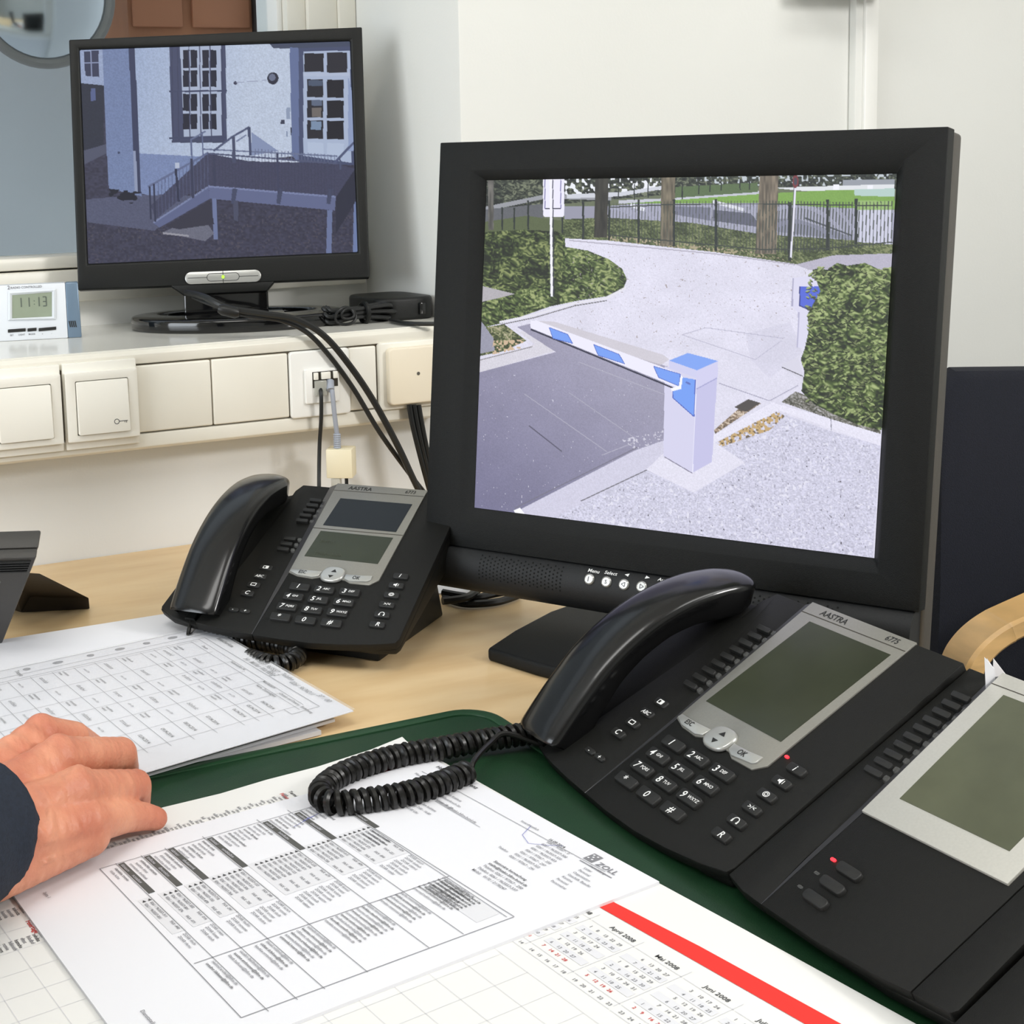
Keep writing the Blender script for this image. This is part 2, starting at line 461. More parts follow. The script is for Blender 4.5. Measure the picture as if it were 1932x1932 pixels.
# vertical cable cover on the right wall, and the box it runs into above
xa = at_y(1601, 120, Y_NEAR).x; xb = at_y(1640, 120, Y_NEAR).x
duct = thing('cable_cover', 'slim white vertical cable cover on the right wall', 'cable cover', (xa, Y_NEAR, 0))
MB().box(0, xb - xa, -0.012, 0.0, -0.5, 0.604).build('channel', M_WALL, duct, bevel=0.002)
MB().box(0.012, xb - xa - 0.001, -0.0165, -0.011, -0.5, 0.604).build('lid', M_WHITEPL, duct, bevel=0.0015)
bx_ = thing('junction_box', 'white wall box above the vertical cable cover at the top edge', 'box', (xa, Y_NEAR, 0.604))
MB().box(-0.10, 0.03, -0.075, 0.0, 0.0, 0.18).build('body', M_WHITEPL, bx_, bevel=0.004)
MB().box(-0.095, 0.025, -0.08, -0.074, 0.012, 0.168).build('lid', M_SWITCH, bx_, bevel=0.003)

# standing lamp at the right, outside the picture
sl_ = thing('standing_lamp', 'slim standing lamp with a small white shade at the right of the room', 'lamp', (LAMP3[0] + 0.06, LAMP3[1] - 0.05, Z_FLOOR))
MB().cyl((0, 0, 0), (0, 0, 0.02), 0.13, 28).build('base', M_METAL, sl_, bevel=0.003)
MB().cyl((0, 0, 0.02), (0, 0, LAMP3[2] - Z_FLOOR + 0.10), 0.011, 14).build('pole', M_METAL, sl_, smooth=True)
MB().box(-0.16, 0.16, -0.11, 0.11, LAMP3[2] - Z_FLOOR + 0.10, LAMP3[2] - Z_FLOOR + 0.14).build('shade', M_WHITEPL, sl_, bevel=0.01)
# ceiling lamps
for i, (lx, ly) in enumerate(LAMP_SPOTS):
    cl = thing('ceiling_lamp', ('ceiling lamp over the left side of the desk' if i == 0 else 'ceiling lamp over the right side of the room'), 'lamp', (lx, ly, Z_CEIL), group='ceiling lamps')
    MB().box(-0.6, 0.6, -0.3, 0.3, -0.05, 0.0).build('housing', M_WHITEPL, cl, bevel=0.004)
    MB().box(-0.56, 0.56, -0.26, 0.26, -0.06, -0.05).build('diffuser', M_LAMPGLOW, cl)

# ================================================================== desk
desk = thing('desk', 'light beech laminate desk top under the phones and the larger monitor', 'desk', (-0.2, -0.75, Z_FLOOR))
dk = MB().zprism([(-1.6, -1.6), (0.318, -1.6), (0.318, Y_LOW - 0.001), (-1.6, Y_LOW - 0.001)], -0.028, 0.0).mapv(lambda x, y, z: (x + 0.2, y + 0.75, z - Z_FLOOR))
dk.build('desk_top', M_DESK, desk, bevel=0.0015)
for lx, ly in ((-1.5, -1.5), (0.25, -1.5), (0.25, -0.1), (-1.5, -0.1)):
    MB().box(lx - 0.03 + 0.2, lx + 0.03 + 0.2, ly - 0.03 + 0.75, ly + 0.03 + 0.75, 0, 0.712).build('leg', M_METAL, desk, bevel=0.003)

# ================================================================== cable duct with sill board
XE = 0.290
duct = thing('cable_duct', 'cream plastic dado trunking with a sill board under the window', 'trunking', (0, Y_LOW, 0.11))
def D(x, y, z): return (x, y - Y_LOW, z - 0.11)
prof = [(Y_RISER, Z_TOP), (Y_FACE + 0.004, Z_TOP), (Y_FACE, Z_TOP - 0.004), (Y_FACE, 0.2095), (Y_FACE + 0.006, 0.2085), (Y_FACE + 0.006, 0.1365), (Y_FACE, 0.1355),
        (Y_FACE, Z_BOT + 0.003), (Y_FACE + 0.003, Z_BOT), (Y_LOW, Z_BOT), (Y_LOW, Z_TOP - 0.02), (Y_RISER, Z_TOP - 0.02)]
MB().xprism(prof, X_L, XE).mapv(D).build('body', M_TRUNK, duct, bevel=0.0008)
MB().box(X_L, X_COR, Y_FACE + 0.008, Y_RISER, Z_TOP, Z_TOP + 0.0012).mapv(D).build('sill_board', M_TRUNKTOP, duct)
MB().box(X_L, XE, Y_FACE + 0.0035, Y_FACE + 0.0055, 0.137, 0.208).mapv(D).build('gap_strip', M_GAPL, duct)
MB().yprism(rrect(XE, XE + 0.006, Z_BOT, Z_TOP, 0.0025, 3), Y_FACE, Y_LOW).mapv(D).build('end_cap', M_TRUNK, duct, bevel=0.001)
covers = [(-1.9, -1.2), (-1.2, -0.6), (-0.6, -0.2345), (-0.0785, 0.0055), (0.0063, 0.0935), (0.166, 0.1995)]
for i, (a, b) in enumerate(covers):
    MB().yprism([(a + 0.0003, 0.1375), (b - 0.0003, 0.1375), (b - 0.0003, 0.2075), (a + 0.0003, 0.2075)], Y_FACE - 0.0015, Y_FACE + 0.005).mapv(D).build('cover_panel', M_TRUNK if i != 5 else M_SWITCH, duct, bevel=0.0018, segs=3)

# two rocker switches
def switch(xc, key, label):
    t = thing('rocker_switch', label, 'switch', (xc, Y_FACE, 0.1735), group='rocker switches on the duct')
    h = 0.0385
    # carrier with top and bottom ledges
    MB().yprism([(-h, -0.046), (h, -0.046), (h, 0.0425), (-h, 0.0425)], -0.005, 0.002).build('carrier', M_SWITCH, t, bevel=0.0012)
    ring_prism(MB(), rrect(-0.0375, 0.0375, -0.0375, 0.0335, 0.0012, 3), rrect(-0.0275, 0.0275, -0.0310, 0.0245, 0.0012, 3),
               lambda a, b: (a, -0.011, b), lambda a, b: (a, -0.004, b)).build('frame', M_SWITCH, t, bevel=0.0008)
    MB().yprism(rrect(-0.0275, 0.0275, -0.0310, 0.0245, 0.001, 2), -0.0052, -0.0045).build('gap', M_GAP, t)
    r = MB()
    pl = rrect(-0.0268, 0.0268, -0.0303, 0.0238, 0.0015, 3)
    r.prism(pl, lambda a, b: (a, -0.006, b), lambda a, b: (a, -0.0122 - 0.0028 * (1 - (b + 0.03) / 0.054), b))
    ro = r.build('rocker', M_SWITCH, t, bevel=0.0006)
    if key:
        k = MB(); y = -0.0152
        def P(a, b): return (a, -0.0122 - 0.0028 * (1 - (b + 0.03) / 0.054) - 0.0002, b)
        n = 20; c = (0.0125, -0.0195)
        ring = [P(c[0] + 0.0028 * math.cos(2 * math.pi * i / n), c[1] + 0.0028 * math.sin(2 * math.pi * i / n)) for i in range(n)]
        rin = [P(c[0] + 0.0021 * math.cos(2 * math.pi * i / n), c[1] + 0.0021 * math.sin(2 * math.pi * i / n)) for i in range(n)]
        k.add(ring + rin, [(i, (i + 1) % n, n + (i + 1) % n, n + i) for i in range(n)])
        def bar(a0, a1, b0, b1): flat(k, [P(a0, b0), P(a1, b0), P(a1, b1), P(a0, b1)])
        bar(0.0152, 0.0240, -0.0198, -0.0191); bar(0.0222, 0.0229, -0.0215, -0.0195); bar(0.0206, 0.0212, -0.0212, -0.0195)
        lab(k.build('key_symbol', M_INK, ro), 'printed key symbol')
    return t
switch(-0.1150, True, 'white rocker switch with a small key symbol on the cable duct')
switch(-0.1945, False, 'plain white rocker switch without a symbol on the cable duct, at the left picture edge')

# network socket
soc = thing('network_socket', 'white network socket with a black and a grey cord plugged in', 'socket', (0.130, Y_FACE, 0.172))
ho = 0.0355
pl = rrect(-ho, ho, -0.0365, 0.0365, 0.004, 4); pin = rrect(-0.0245, 0.0245, -0.022, 0.019, 0.001, 4)
MB().prism(pl, lambda a, b: (a, 0.003, b), lambda a, b: (a * (1 if abs(a) < 0.02 else 1), -0.0045, b)).build('plate', M_WHITEPL, soc, bevel=0.0018, segs=3)
MB().yprism(rrect(-0.0195, 0.0205, -0.021, 0.0165, 0.001, 2), -0.0085, -0.0035).build('insert', M_WHITEPL, soc, bevel=0.0008)
MB().box(-0.0115, 0.0185, -0.0089, -0.0080, -0.004, 0.0135).build('port_recess', M_GAP, soc)
for a, b, c_ in ((-0.0105, -0.0055, 0), (-0.0018, 0.009, 0), (0.0125, 0.0175, 0)):
    MB().box(a, b, -0.0118, -0.0085, 0.005, 0.0128).build('port_flap', M_SWITCH, soc, bevel=0.0006)
MB().box(-0.010, 0.0035, -0.0135, -0.0085, -0.0125, 0.004).build('plug', M_PLUG, soc, bevel=0.001)

# cable outlet box with cover plate
out = thing('cable_outlet', 'yellowed cream outlet cover with one centre screw at the end of the duct', 'outlet', (0.241, Y_FACE, 0.172))
MB().yprism(rrect(-0.040, 0.0445, -0.0375, 0.0385, 0.005, 4), -0.005, 0.003).build('base_plate', M_TRUNK, out, bevel=0.0015)
MB().yprism(rrect(-0.0318, 0.0385, -0.0315, 0.0325, 0.005, 5), -0.014, -0.004).build('cover', mat('aged_plastic', (238, 227, 205), 0.4), out, bevel=0.002, segs=3)
MB().cyl((0.004, -0.0135, 0.002), (0.004, -0.0143, 0.002), 0.002, 12).build('screw', mat('screw_metal', (120, 116, 108), 0.4, metal=0.8), out)
# ================================================================== pictures on the two screens
class Paint:
    """colours for an array of points given in picture coordinates"""
    def __init__(s, x, y, base):
        s.x, s.y = x, y; s.c = np.empty((len(x), 3)); s.c[:] = base
    def noise(s, sx, sy=None, seed=0):
        sy = sy or sx
        X = s.x / sx; Y = s.y / sy; i = np.floor(X); j = np.floor(Y); fx = X - i; fy = Y - j
        fx = fx * fx * (3 - 2 * fx); fy = fy * fy * (3 - 2 * fy)
        def h(a, b):
            q = np.sin(a * 127.1 + b * 311.7 + seed * 74.7) * 43758.5453
            return q - np.floor(q)
        return (h(i, j) * (1 - fx) + h(i + 1, j) * fx) * (1 - fy) + (h(i, j + 1) * (1 - fx) + h(i + 1, j + 1) * fx) * fy
    def inside(s, pts):
        P = np.array(pts, float); lo = P.min(0); hi = P.max(0)
        idx = np.nonzero((s.x >= lo[0]) & (s.x <= hi[0]) & (s.y >= lo[1]) & (s.y <= hi[1]))[0]
        x = s.x[idx]; y = s.y[idx]; r = np.zeros(len(idx), bool); n = len(P)
        for k in range(n):
            x0, y0 = P[k]; x1, y1 = P[(k + 1) % n]
            if y0 == y1: continue
            c = ((y0 > y) != (y1 > y)) & (x < (x1 - x0) * (y - y0) / (y1 - y0) + x0)
            r ^= c
        return idx[r]
    def poly(s, pts, col, tex=None, a=1.0):
        i = s.inside(pts)
        if len(i): s.put(i, col, tex, a)
    def put(s, i, col, tex=None, a=1.0):
        c = np.array(col, float)[None, :]
        if tex is not None:
            n = tex[i]; c = c * n[:, None]
        s.c[i] = s.c[i] * (1 - a) + c * a
    def grad(s, pts, c0, c1, p0, p1, tex=None):
        i = s.inside(pts)
        d = np.array(p1, float) - np.array(p0, float)
        t = np.clip(((s.x[i] - p0[0]) * d[0] + (s.y[i] - p0[1]) * d[1]) / (d @ d), 0, 1)[:, None]
        c = np.array(c0, float) * (1 - t) + np.array(c1, float) * t
        if tex is not None: c = c * tex[i][:, None]
        s.c[i] = c
    def line(s, x0, y0, x1, y1, w, col, a=1.0):
        d = math.hypot(x1 - x0, y1 - y0) or 1; nx, ny = -(y1 - y0) / d * w / 2, (x1 - x0) / d * w / 2
        s.poly([(x0 + nx, y0 + ny), (x1 + nx, y1 + ny), (x1 - nx, y1 - ny), (x0 - nx, y0 - ny)], col, a=a)
    def path(s, pts, w, col):
        for a, b in zip(pts[:-1], pts[1:]): s.line(*a, *b, w, col)
    def disc(s, cx, cy, rx, ry, col): s.poly(ellipse(cx, cy, rx, ry, 24), col)
    def rect(s, x0, y0, x1, y1, col): s.poly([(x0, y0), (x1, y0), (x1, y1), (x0, y1)], col)
    def leaves(s, pts, dark, mid, light, sc, seed):
        i = s.inside(pts)
        w = s.noise(sc * 1.7, sc * 1.7, seed + 9) * sc * 1.6
        xx, yy = s.x, s.y; s.x = xx + w; s.y = yy + w * 0.7
        n = 0.36 * s.noise(sc * 0.8, sc * 0.5, seed)[i] + 0.36 * s.noise(sc * 0.42, sc * 0.34, seed + 3)[i] + 0.28 * s.noise(sc * 3.2, sc * 3.2, seed + 5)[i]
        s.x, s.y = xx, yy
        t = (np.clip((n - 0.3) / 0.42, 0, 1) ** 1.15)[:, None]
        c = np.where(t < 0.5, np.array(dark) * (1 - 2 * t) + np.array(mid) * 2 * t, np.array(mid) * (2 - 2 * t) + np.array(light) * (2 * t - 1))
        s.c[i] = c
    def specks(s, pts, col, sc, thr, seed, a=1.0):
        i = s.inside(pts); n = s.noise(sc, sc, seed)[i]
        s.put(i[n > thr], col, None, a)

def paint_gate(p):
    fine = 0.955 + 0.09 * p.noise(3, 3, 1); soft = 0.98 + 0.04 * p.noise(90, 60, 2)
    p.c *= (fine * soft)[:, None]
    # park behind the fence
    p.poly([(80, 40), (1880, 40), (1880, 440), (1440, 445), (1100, 395), (640, 345), (440, 335), (80, 320)], (104, 112, 88), fine)
    p.leaves([(80, 40), (1880, 40), (1880, 130), (1250, 120), (900, 150), (460, 190), (80, 260)], (26, 30, 27), (58, 64, 54), (120, 126, 104), 14, 4)
    p.specks([(460, 60), (880, 60), (880, 130), (460, 150)], (235, 238, 245), 12, 0.66, 8)
    p.specks([(1020, 60), (1860, 55), (1860, 120), (1020, 110)], (190, 198, 205), 10, 0.72, 9)
    p.poly([(110, 205), (380, 150), (660, 160), (660, 175), (380, 168), (110, 225)], (150, 152, 160))
    p.poly([(470, 150), (700, 140), (930, 105), (930, 118), (700, 158), (470, 168)], (205, 208, 218))
    p.poly([(690, 175), (930, 165), (1200, 140), (1330, 132), (1330, 146), (930, 182), (690, 190)], (196, 198, 210))
    p.poly([(930, 118), (1280, 100), (1280, 140), (930, 165)], (88, 108, 72), fine)
    p.poly([(700, 190), (1290, 148), (1460, 138), (1690, 128), (1860, 160), (1860, 212), (1560, 205), (1290, 188)], (124, 164, 78), fine)
    p.poly([(1690, 120), (1860, 118), (1860, 160), (1690, 155)], (180, 205, 200))
    p.poly([(1640, 88), (1860, 85), (1860, 112), (1640, 112)], (150, 155, 165))
    p.poly([(1340, 122), (1860, 106), (1860, 124), (1480, 136)], (222, 225, 230))
    p.rect(1600, 108, 1625, 132, (240, 240, 252)); p.rect(1745, 112, 1768, 128, (240, 240, 252))
    # skate park
    p.poly([(460, 215), (760, 190), (1290, 185), (1570, 205), (1860, 215), (1860, 362), (1290, 330), (1000, 272), (640, 250), (460, 255)], (166, 167, 188), fine)
    p.poly([(930, 200), (1080, 205), (1080, 262), (930, 235)], (120, 122, 142)); p.poly([(1090, 215), (1250, 230), (1300, 290), (1090, 262)], (98, 100, 118))
    p.line(1090, 180, 1220, 215, 14, (222, 224, 236)); p.line(740, 195, 800, 215, 16, (225, 227, 240))
    p.poly([(1290, 250), (1450, 255), (1680, 330), (1680, 345), (1290, 300)], (138, 140, 160))
    p.line(1480, 250, 1680, 325, 7, (80, 84, 96))
    # grass strip at the foot of the fence
    p.leaves([(450, 250), (640, 248), (1000, 270), (1290, 318), (1690, 345), (1860, 360), (1860, 400), (1600, 408), (1440, 445), (1280, 418), (1100, 395), (900, 370), (640, 345), (450, 335)], (54, 62, 38), (92, 104, 66), (134, 140, 100), 9, 12)
    p.specks([(640, 320), (1290, 395), (1440, 435), (1290, 415), (640, 345)], (170, 158, 130), 6, 0.6, 31)
    p.poly([(110, 215), (370, 190), (370, 260), (110, 300)], (96, 98, 104), fine); p.poly([(460, 200), (590, 200), (590, 250), (460, 255)], (150, 150, 168))
    p.poly([(110, 268), (300, 240), (450, 262), (450, 335), (110, 310)], (88, 98, 66), fine)
    # trees
    for (x0, x1, x2, x3, y1, col) in ((592, 648, 642, 586, 332, (54, 52, 46)), (872, 930, 926, 866, 368, (112, 104, 88)), (1290, 1368, 1360, 1268, 402, (118, 108, 94)), (136, 162, 160, 138, 300, (98, 96, 92))):
        p.poly([(x0, 60), (x1, 60), (x2, y1), (x3, y1)], col, 0.72 + 0.5 * p.noise(7, 40, 21))
    # fence
    def fy(x, k):   # top and bottom of the pickets
        top = np.interp(x, [640, 920, 1300, 1690, 1860], [190, 178, 176, 182, 178]); bot = np.interp(x, [640, 920, 1300, 1560, 1860], [335, 362, 398, 392, 362])
        return top if k == 0 else bot
    p.poly([(1700, 180), (1850, 180), (1850, 362), (1700, 352)], (205, 206, 226)); p.poly([(1700, 175), (1850, 178), (1850, 215), (1700, 215)], (150, 182, 112))
    x = 655.0
    while x < 1850:
        p.line(x, fy(x, 0), x - 3, fy(x, 1), 4.6 if x > 1290 else 3.6, (66, 72, 66), 0.85 if x > 1290 else 0.6); x += 13.5 if x < 1690 else 15.5
    for x0, y0, y1, w in ((540, 178, 340, 9), (650, 175, 345, 8), (775, 172, 356, 10), (925, 170, 372, 10), (1103, 170, 388, 11), (1415, 182, 432, 14), (1576, 172, 388, 12), (1697, 168, 362, 13), (197, 205, 300, 7), (248, 205, 300, 7), (307, 175, 300, 8), (452, 240, 315, 7), (690, 110, 170, 4), (757, 105, 175, 5), (815, 95, 165, 5), (960, 100, 170, 6), (1030, 85, 150, 5), (1078, 85, 140, 5), (1125, 80, 135, 5), (1205, 85, 130, 5), (1245, 70, 130, 6)):
        p.line(x0, y0, x0, y1, w, (40, 46, 44))
    for a in (((650, 205), (930, 192), (1300, 190), (1690, 196), (1850, 198)), ((650, 322), (920, 348), (1300, 384), (1560, 380), (1850, 352))):
        p.path(a, 5, (56, 62, 58))
    # left hedge and verge
    p.leaves([(80, 312), (290, 300), (430, 306), (462, 330), (465, 372), (560, 388), (650, 425), (705, 465), (726, 510), (712, 545), (640, 582), (520, 600), (400, 625), (300, 660), (200, 695), (90, 720), (80, 640)], (34, 42, 22), (84, 102, 54), (162, 172, 116), 15, 41)
    p.leaves([(80, 312), (290, 300), (430, 306), (455, 345), (450, 520), (250, 560), (80, 530)], (26, 32, 18), (66, 80, 42), (140, 150, 96), 17, 44)
    p.poly([(80, 530), (250, 572), (180, 590), (80, 612)], (178, 174, 180), fine)
    p.leaves([(80, 720), (205, 700), (300, 770), (200, 815), (80, 840)], (48, 56, 34), (96, 106, 64), (176, 170, 140), 12, 47)
    p.poly([(80, 690), (110, 690), (160, 760), (165, 812), (80, 830)], (152, 152, 170), fine)
    p.specks([(160, 770), (300, 765), (290, 800), (150, 830)], (206, 180, 150), 8, 0.55, 51)
    p.path([(185, 692), (330, 662), (500, 612), (640, 590), (720, 545)], 9, (228, 226, 236)); p.path([(190, 702), (335, 672), (505, 622), (640, 600)], 4, (110, 108, 110))
    p.poly([(80, 856), (300, 800), (335, 785), (270, 735), (345, 700), (425, 812), (80, 912)], (214, 211, 222), fine); p.path([(80, 858), (325, 795)], 4, (140, 136, 140))
    # dark asphalt in front of the gate
    p.grad([(60, 1500), (86, 908), (424, 818), (260, 712), (345, 690), (620, 800), (900, 880), (900, 1200), (770, 1235), (250, 1500)], (158, 155, 178), (118, 116, 146), (560, 820), (120, 1480), fine * soft)
    p.path([(520, 860), (890, 1000)], 3, (176, 174, 192)); p.path([(290, 995), (640, 1240)], 3, (172, 170, 188)); p.path([(480, 990), (770, 1190)], 3, (170, 168, 186))
    p.line(310, 1130, 450, 1240, 5, (92, 90, 110)); p.path([(620, 1255), (760, 1200)], 3, (180, 178, 196))
    p.specks([(86, 908), (900, 880), (880, 1200), (250, 1500), (60, 1490)], (220, 218, 232), 7, 0.972, 61)
    p.specks([(700, 1190), (880, 1150), (880, 1200), (760, 1230)], (206, 204, 220), 6, 0.72, 62)
    # road patches
    p.path([(960, 745), (1060, 715), (1390, 760)], 3, (182, 180, 200)); p.path([(960, 745), (1270, 850), (1380, 770)], 3, (186, 184, 204))
    p.poly([(1230, 740), (1420, 690), (1470, 820), (1330, 930), (1250, 850)], (186, 184, 206), None, 0.22)
    p.path([(1115, 950), (1330, 1025), (1450, 960)], 4, (170, 168, 190))
    p.specks([(480, 350), (1500, 440), (1450, 760), (900, 800), (480, 720)], (168, 158, 160), 6, 0.93, 63)
    p.path([(480, 345), (700, 365), (1100, 402), (1440, 448)], 5, (178, 174, 190)); p.poly([(1440, 448), (1600, 408), (1860, 400), (1860, 480), (1500, 470)], (182, 178, 196), fine)
    # gravel verge bottom right
    p.poly([(395, 1530), (810, 1318), (1010, 1415), (1225, 1288), (1092, 1205), (1370, 1075), (1580, 1150), (1800, 1215), (1765, 1720), (395, 1600)], (206, 205, 225), 0.9 + 0.2 * p.noise(5, 4, 71))
    for sd, col, th in ((72, (92, 88, 98), 0.945), (73, (228, 227, 242), 0.82), (74, (168, 166, 184), 0.9)):
        p.specks([(420, 1530), (810, 1330), (1010, 1420), (1225, 1300), (1100, 1215), (1370, 1085), (1790, 1225), (1760, 1710)], col, 8, th, sd)
    p.specks([(1095, 1208), (1360, 1065), (1395, 1090), (1330, 1150), (1110, 1225)], (196, 166, 116), 9, 0.42, 75); p.specks([(1095, 1208), (1360, 1065), (1395, 1090), (1330, 1150), (1110, 1225)], (108, 92, 70), 7, 0.72, 76)
    # kerbs
    p.poly([(245, 1500), (760, 1235), (890, 1190), (890, 1280), (810, 1322), (395, 1530)], (208, 206, 226), fine); p.path([(530, 1450), (810, 1318)], 4, (96, 94, 102)); p.path([(250, 1480), (770, 1222)], 4, (118, 116, 132))
    p.poly([(245, 1490), (272, 1478), (292, 1505), (262, 1515)], (250, 250, 255))
    p.poly([(1092, 1170), (1340, 1032), (1800, 1160), (1800, 1216), (1370, 1066), (1092, 1204)], (230, 228, 244), fine); p.line(1590, 1100, 1592, 1150, 4, (150, 148, 164))
    p.leaves([(1095, 1150), (1240, 1020), (1295, 1035), (1100, 1165)], (84, 74, 62), (150, 128, 108), (226, 212, 196), 10, 77); p.poly([(1180, 1052), (1240, 1018), (1292, 1034), (1230, 1072)], (78, 72, 70))
    p.poly([(808, 1316), (888, 1240), (1090, 1196), (1226, 1286), (1005, 1412)], (226, 224, 240), fine)
    # right hedge
    p.leaves([(1380, 1030), (1440, 985), (1800, 1120), (1800, 1165), (1600, 1105)], (70, 70, 60), (122, 120, 112), (176, 174, 176), 9, 81)
    p.poly([(1380, 870), (1450, 840), (1480, 940), (1400, 900)], (214, 212, 228)); p.path([(1382, 882), (1470, 920)], 4, (90, 88, 96))
    p.poly([(1428, 505), (1528, 490), (1550, 640), (1500, 800), (1448, 800), (1452, 652), (1426, 625)], (218, 216, 238)); p.line(1430, 505, 1426, 625, 6, (170, 168, 196)); p.line(1454, 650, 1448, 800, 6, (180, 178, 206))
    p.poly([(1458, 540), (1552, 540), (1552, 640), (1500, 640), (1458, 622)], (84, 104, 214)); p.path([(1458, 540), (1458, 622), (1500, 640)], 5, (56, 64, 130))
    H = [(1512, 470), (1540, 462), (1575, 470), (1615, 440), (1660, 452), (1735, 440), (1800, 470), (1850, 455), (1850, 900), (1805, 1150), (1700, 1125), (1600, 1080), (1520, 1040), (1465, 985), (1478, 900), (1462, 850), (1480, 800), (1498, 720), (1490, 660), (1545, 560)]
    p.leaves(H, (30, 38, 20), (76, 94, 46), (168, 182, 124), 22, 84)
    lr = random.Random(5); q = []
    for _ in range(620):
        x = lr.uniform(1468, 1845); y = lr.uniform(445, 1140); q.append((x, y))
    for x, y in sorted(q, key=lambda t: t[1]):
        if not (1490 + max(0, (560 - y) * 0.2) < x and y < 1040 + (x - 1520) * 0.38 and y > 462): continue
        a = lr.uniform(-0.9, 0.9); L = lr.uniform(9, 15); w = L * lr.uniform(0.38, 0.55); c, s_ = math.cos(a), math.sin(a); k = lr.choice((0.62, 0.8, 1.0, 1.0, 1.18))
        col = (150 * k, 164 * k, 108 * k)
        p.poly([(x + c * L * u - s_ * w * v, y + s_ * L * u + c * w * v) for u, v in ((-1, 0), (-0.3, -0.9), (0.5, -0.7), (1, 0), (0.5, 0.7), (-0.3, 0.9))], (34 * k, 42 * k, 24 * k), None, 0.8)
        p.poly([(x + c * L * 0.9 * u - s_ * w * v - 1.5, y + s_ * L * 0.9 * u + c * w * v - 2) for u, v in ((-1, 0), (-0.3, -0.8), (0.5, -0.6), (1, 0), (0.5, 0.3), (-0.3, 0.5))], col, None, 0.85)
    # signs
    p.poly(rrect(370, 460, 60, 245, 10, 4), (236, 234, 250)); p.path([(378, 80), (378, 210), (445, 210), (445, 75)], 4, (120, 116, 170)); p.line(380, 210, 446, 210, 6, (36, 34, 60))
    p.line(411, 80, 416, 580, 4, (40, 42, 60)); p.line(402, 75, 407, 582, 10, (244, 243, 255))
    p.line(1440, 110, 1421, 418, 8, (226, 225, 240)); p.line(1434, 110, 1416, 418, 3, (70, 72, 80)); p.disc(1440, 95, 13, 28, (120, 52, 58)); p.disc(1440, 95, 7, 17, (70, 66, 80))
    # barrier
    p.poly([(345, 686), (860, 880), (905, 850), (880, 830), (420, 690)], (196, 190, 196), None, 0.6)
    p.poly([(886, 880), (1022, 896), (1004, 1330), (880, 1260)], (212, 210, 236)); p.poly([(1022, 896), (1112, 858), (1086, 1284), (1004, 1330)], (196, 194, 230))
    p.poly([(904, 854), (984, 822), (1112, 856), (1024, 896)], (128, 164, 242)); p.poly([(904, 854), (1024, 896), (1024, 930), (904, 885)], (206, 206, 238))
    p.poly([(1022, 896), (1112, 858), (1110, 925), (1020, 975)], (208, 206, 238)); p.line(1020, 975, 1108, 928, 4, (160, 160, 205))
    p.poly([(920, 975), (955, 965), (962, 925), (1016, 935), (1010, 1092), (920, 1012)], (116, 158, 242)); p.path([(920, 975), (920, 1012), (1010, 1092), (1016, 935)], 4, (80, 100, 190))
    p.line(330, 688, 640, 800, 6, (74, 72, 84)); p.line(318, 722, 925, 972, 7, (44, 44, 66))
    p.poly([(317, 686), (342, 684), (925, 900), (955, 930), (945, 972), (922, 962), (317, 716)], (236, 234, 250))
    for q in (((396, 714), (474, 743), (496, 782), (412, 760)), ((584, 786), (692, 828), (716, 868), (604, 832)), ((838, 878), (952, 912), (946, 962), (860, 926))):
        p.poly(q, (118, 158, 242)); p.path(list(q) + [q[0]], 3, (84, 108, 196))
    p.poly([(955, 915), (962, 925), (955, 975), (915, 985), (912, 972), (945, 962)], (246, 246, 255)); p.line(975, 945, 995, 955, 8, (92, 112, 190))
    p.line(1004, 1330, 1020, 935, 3, (232, 231, 250)); p.line(884, 1262, 1003, 1332, 4, (132, 128, 150))

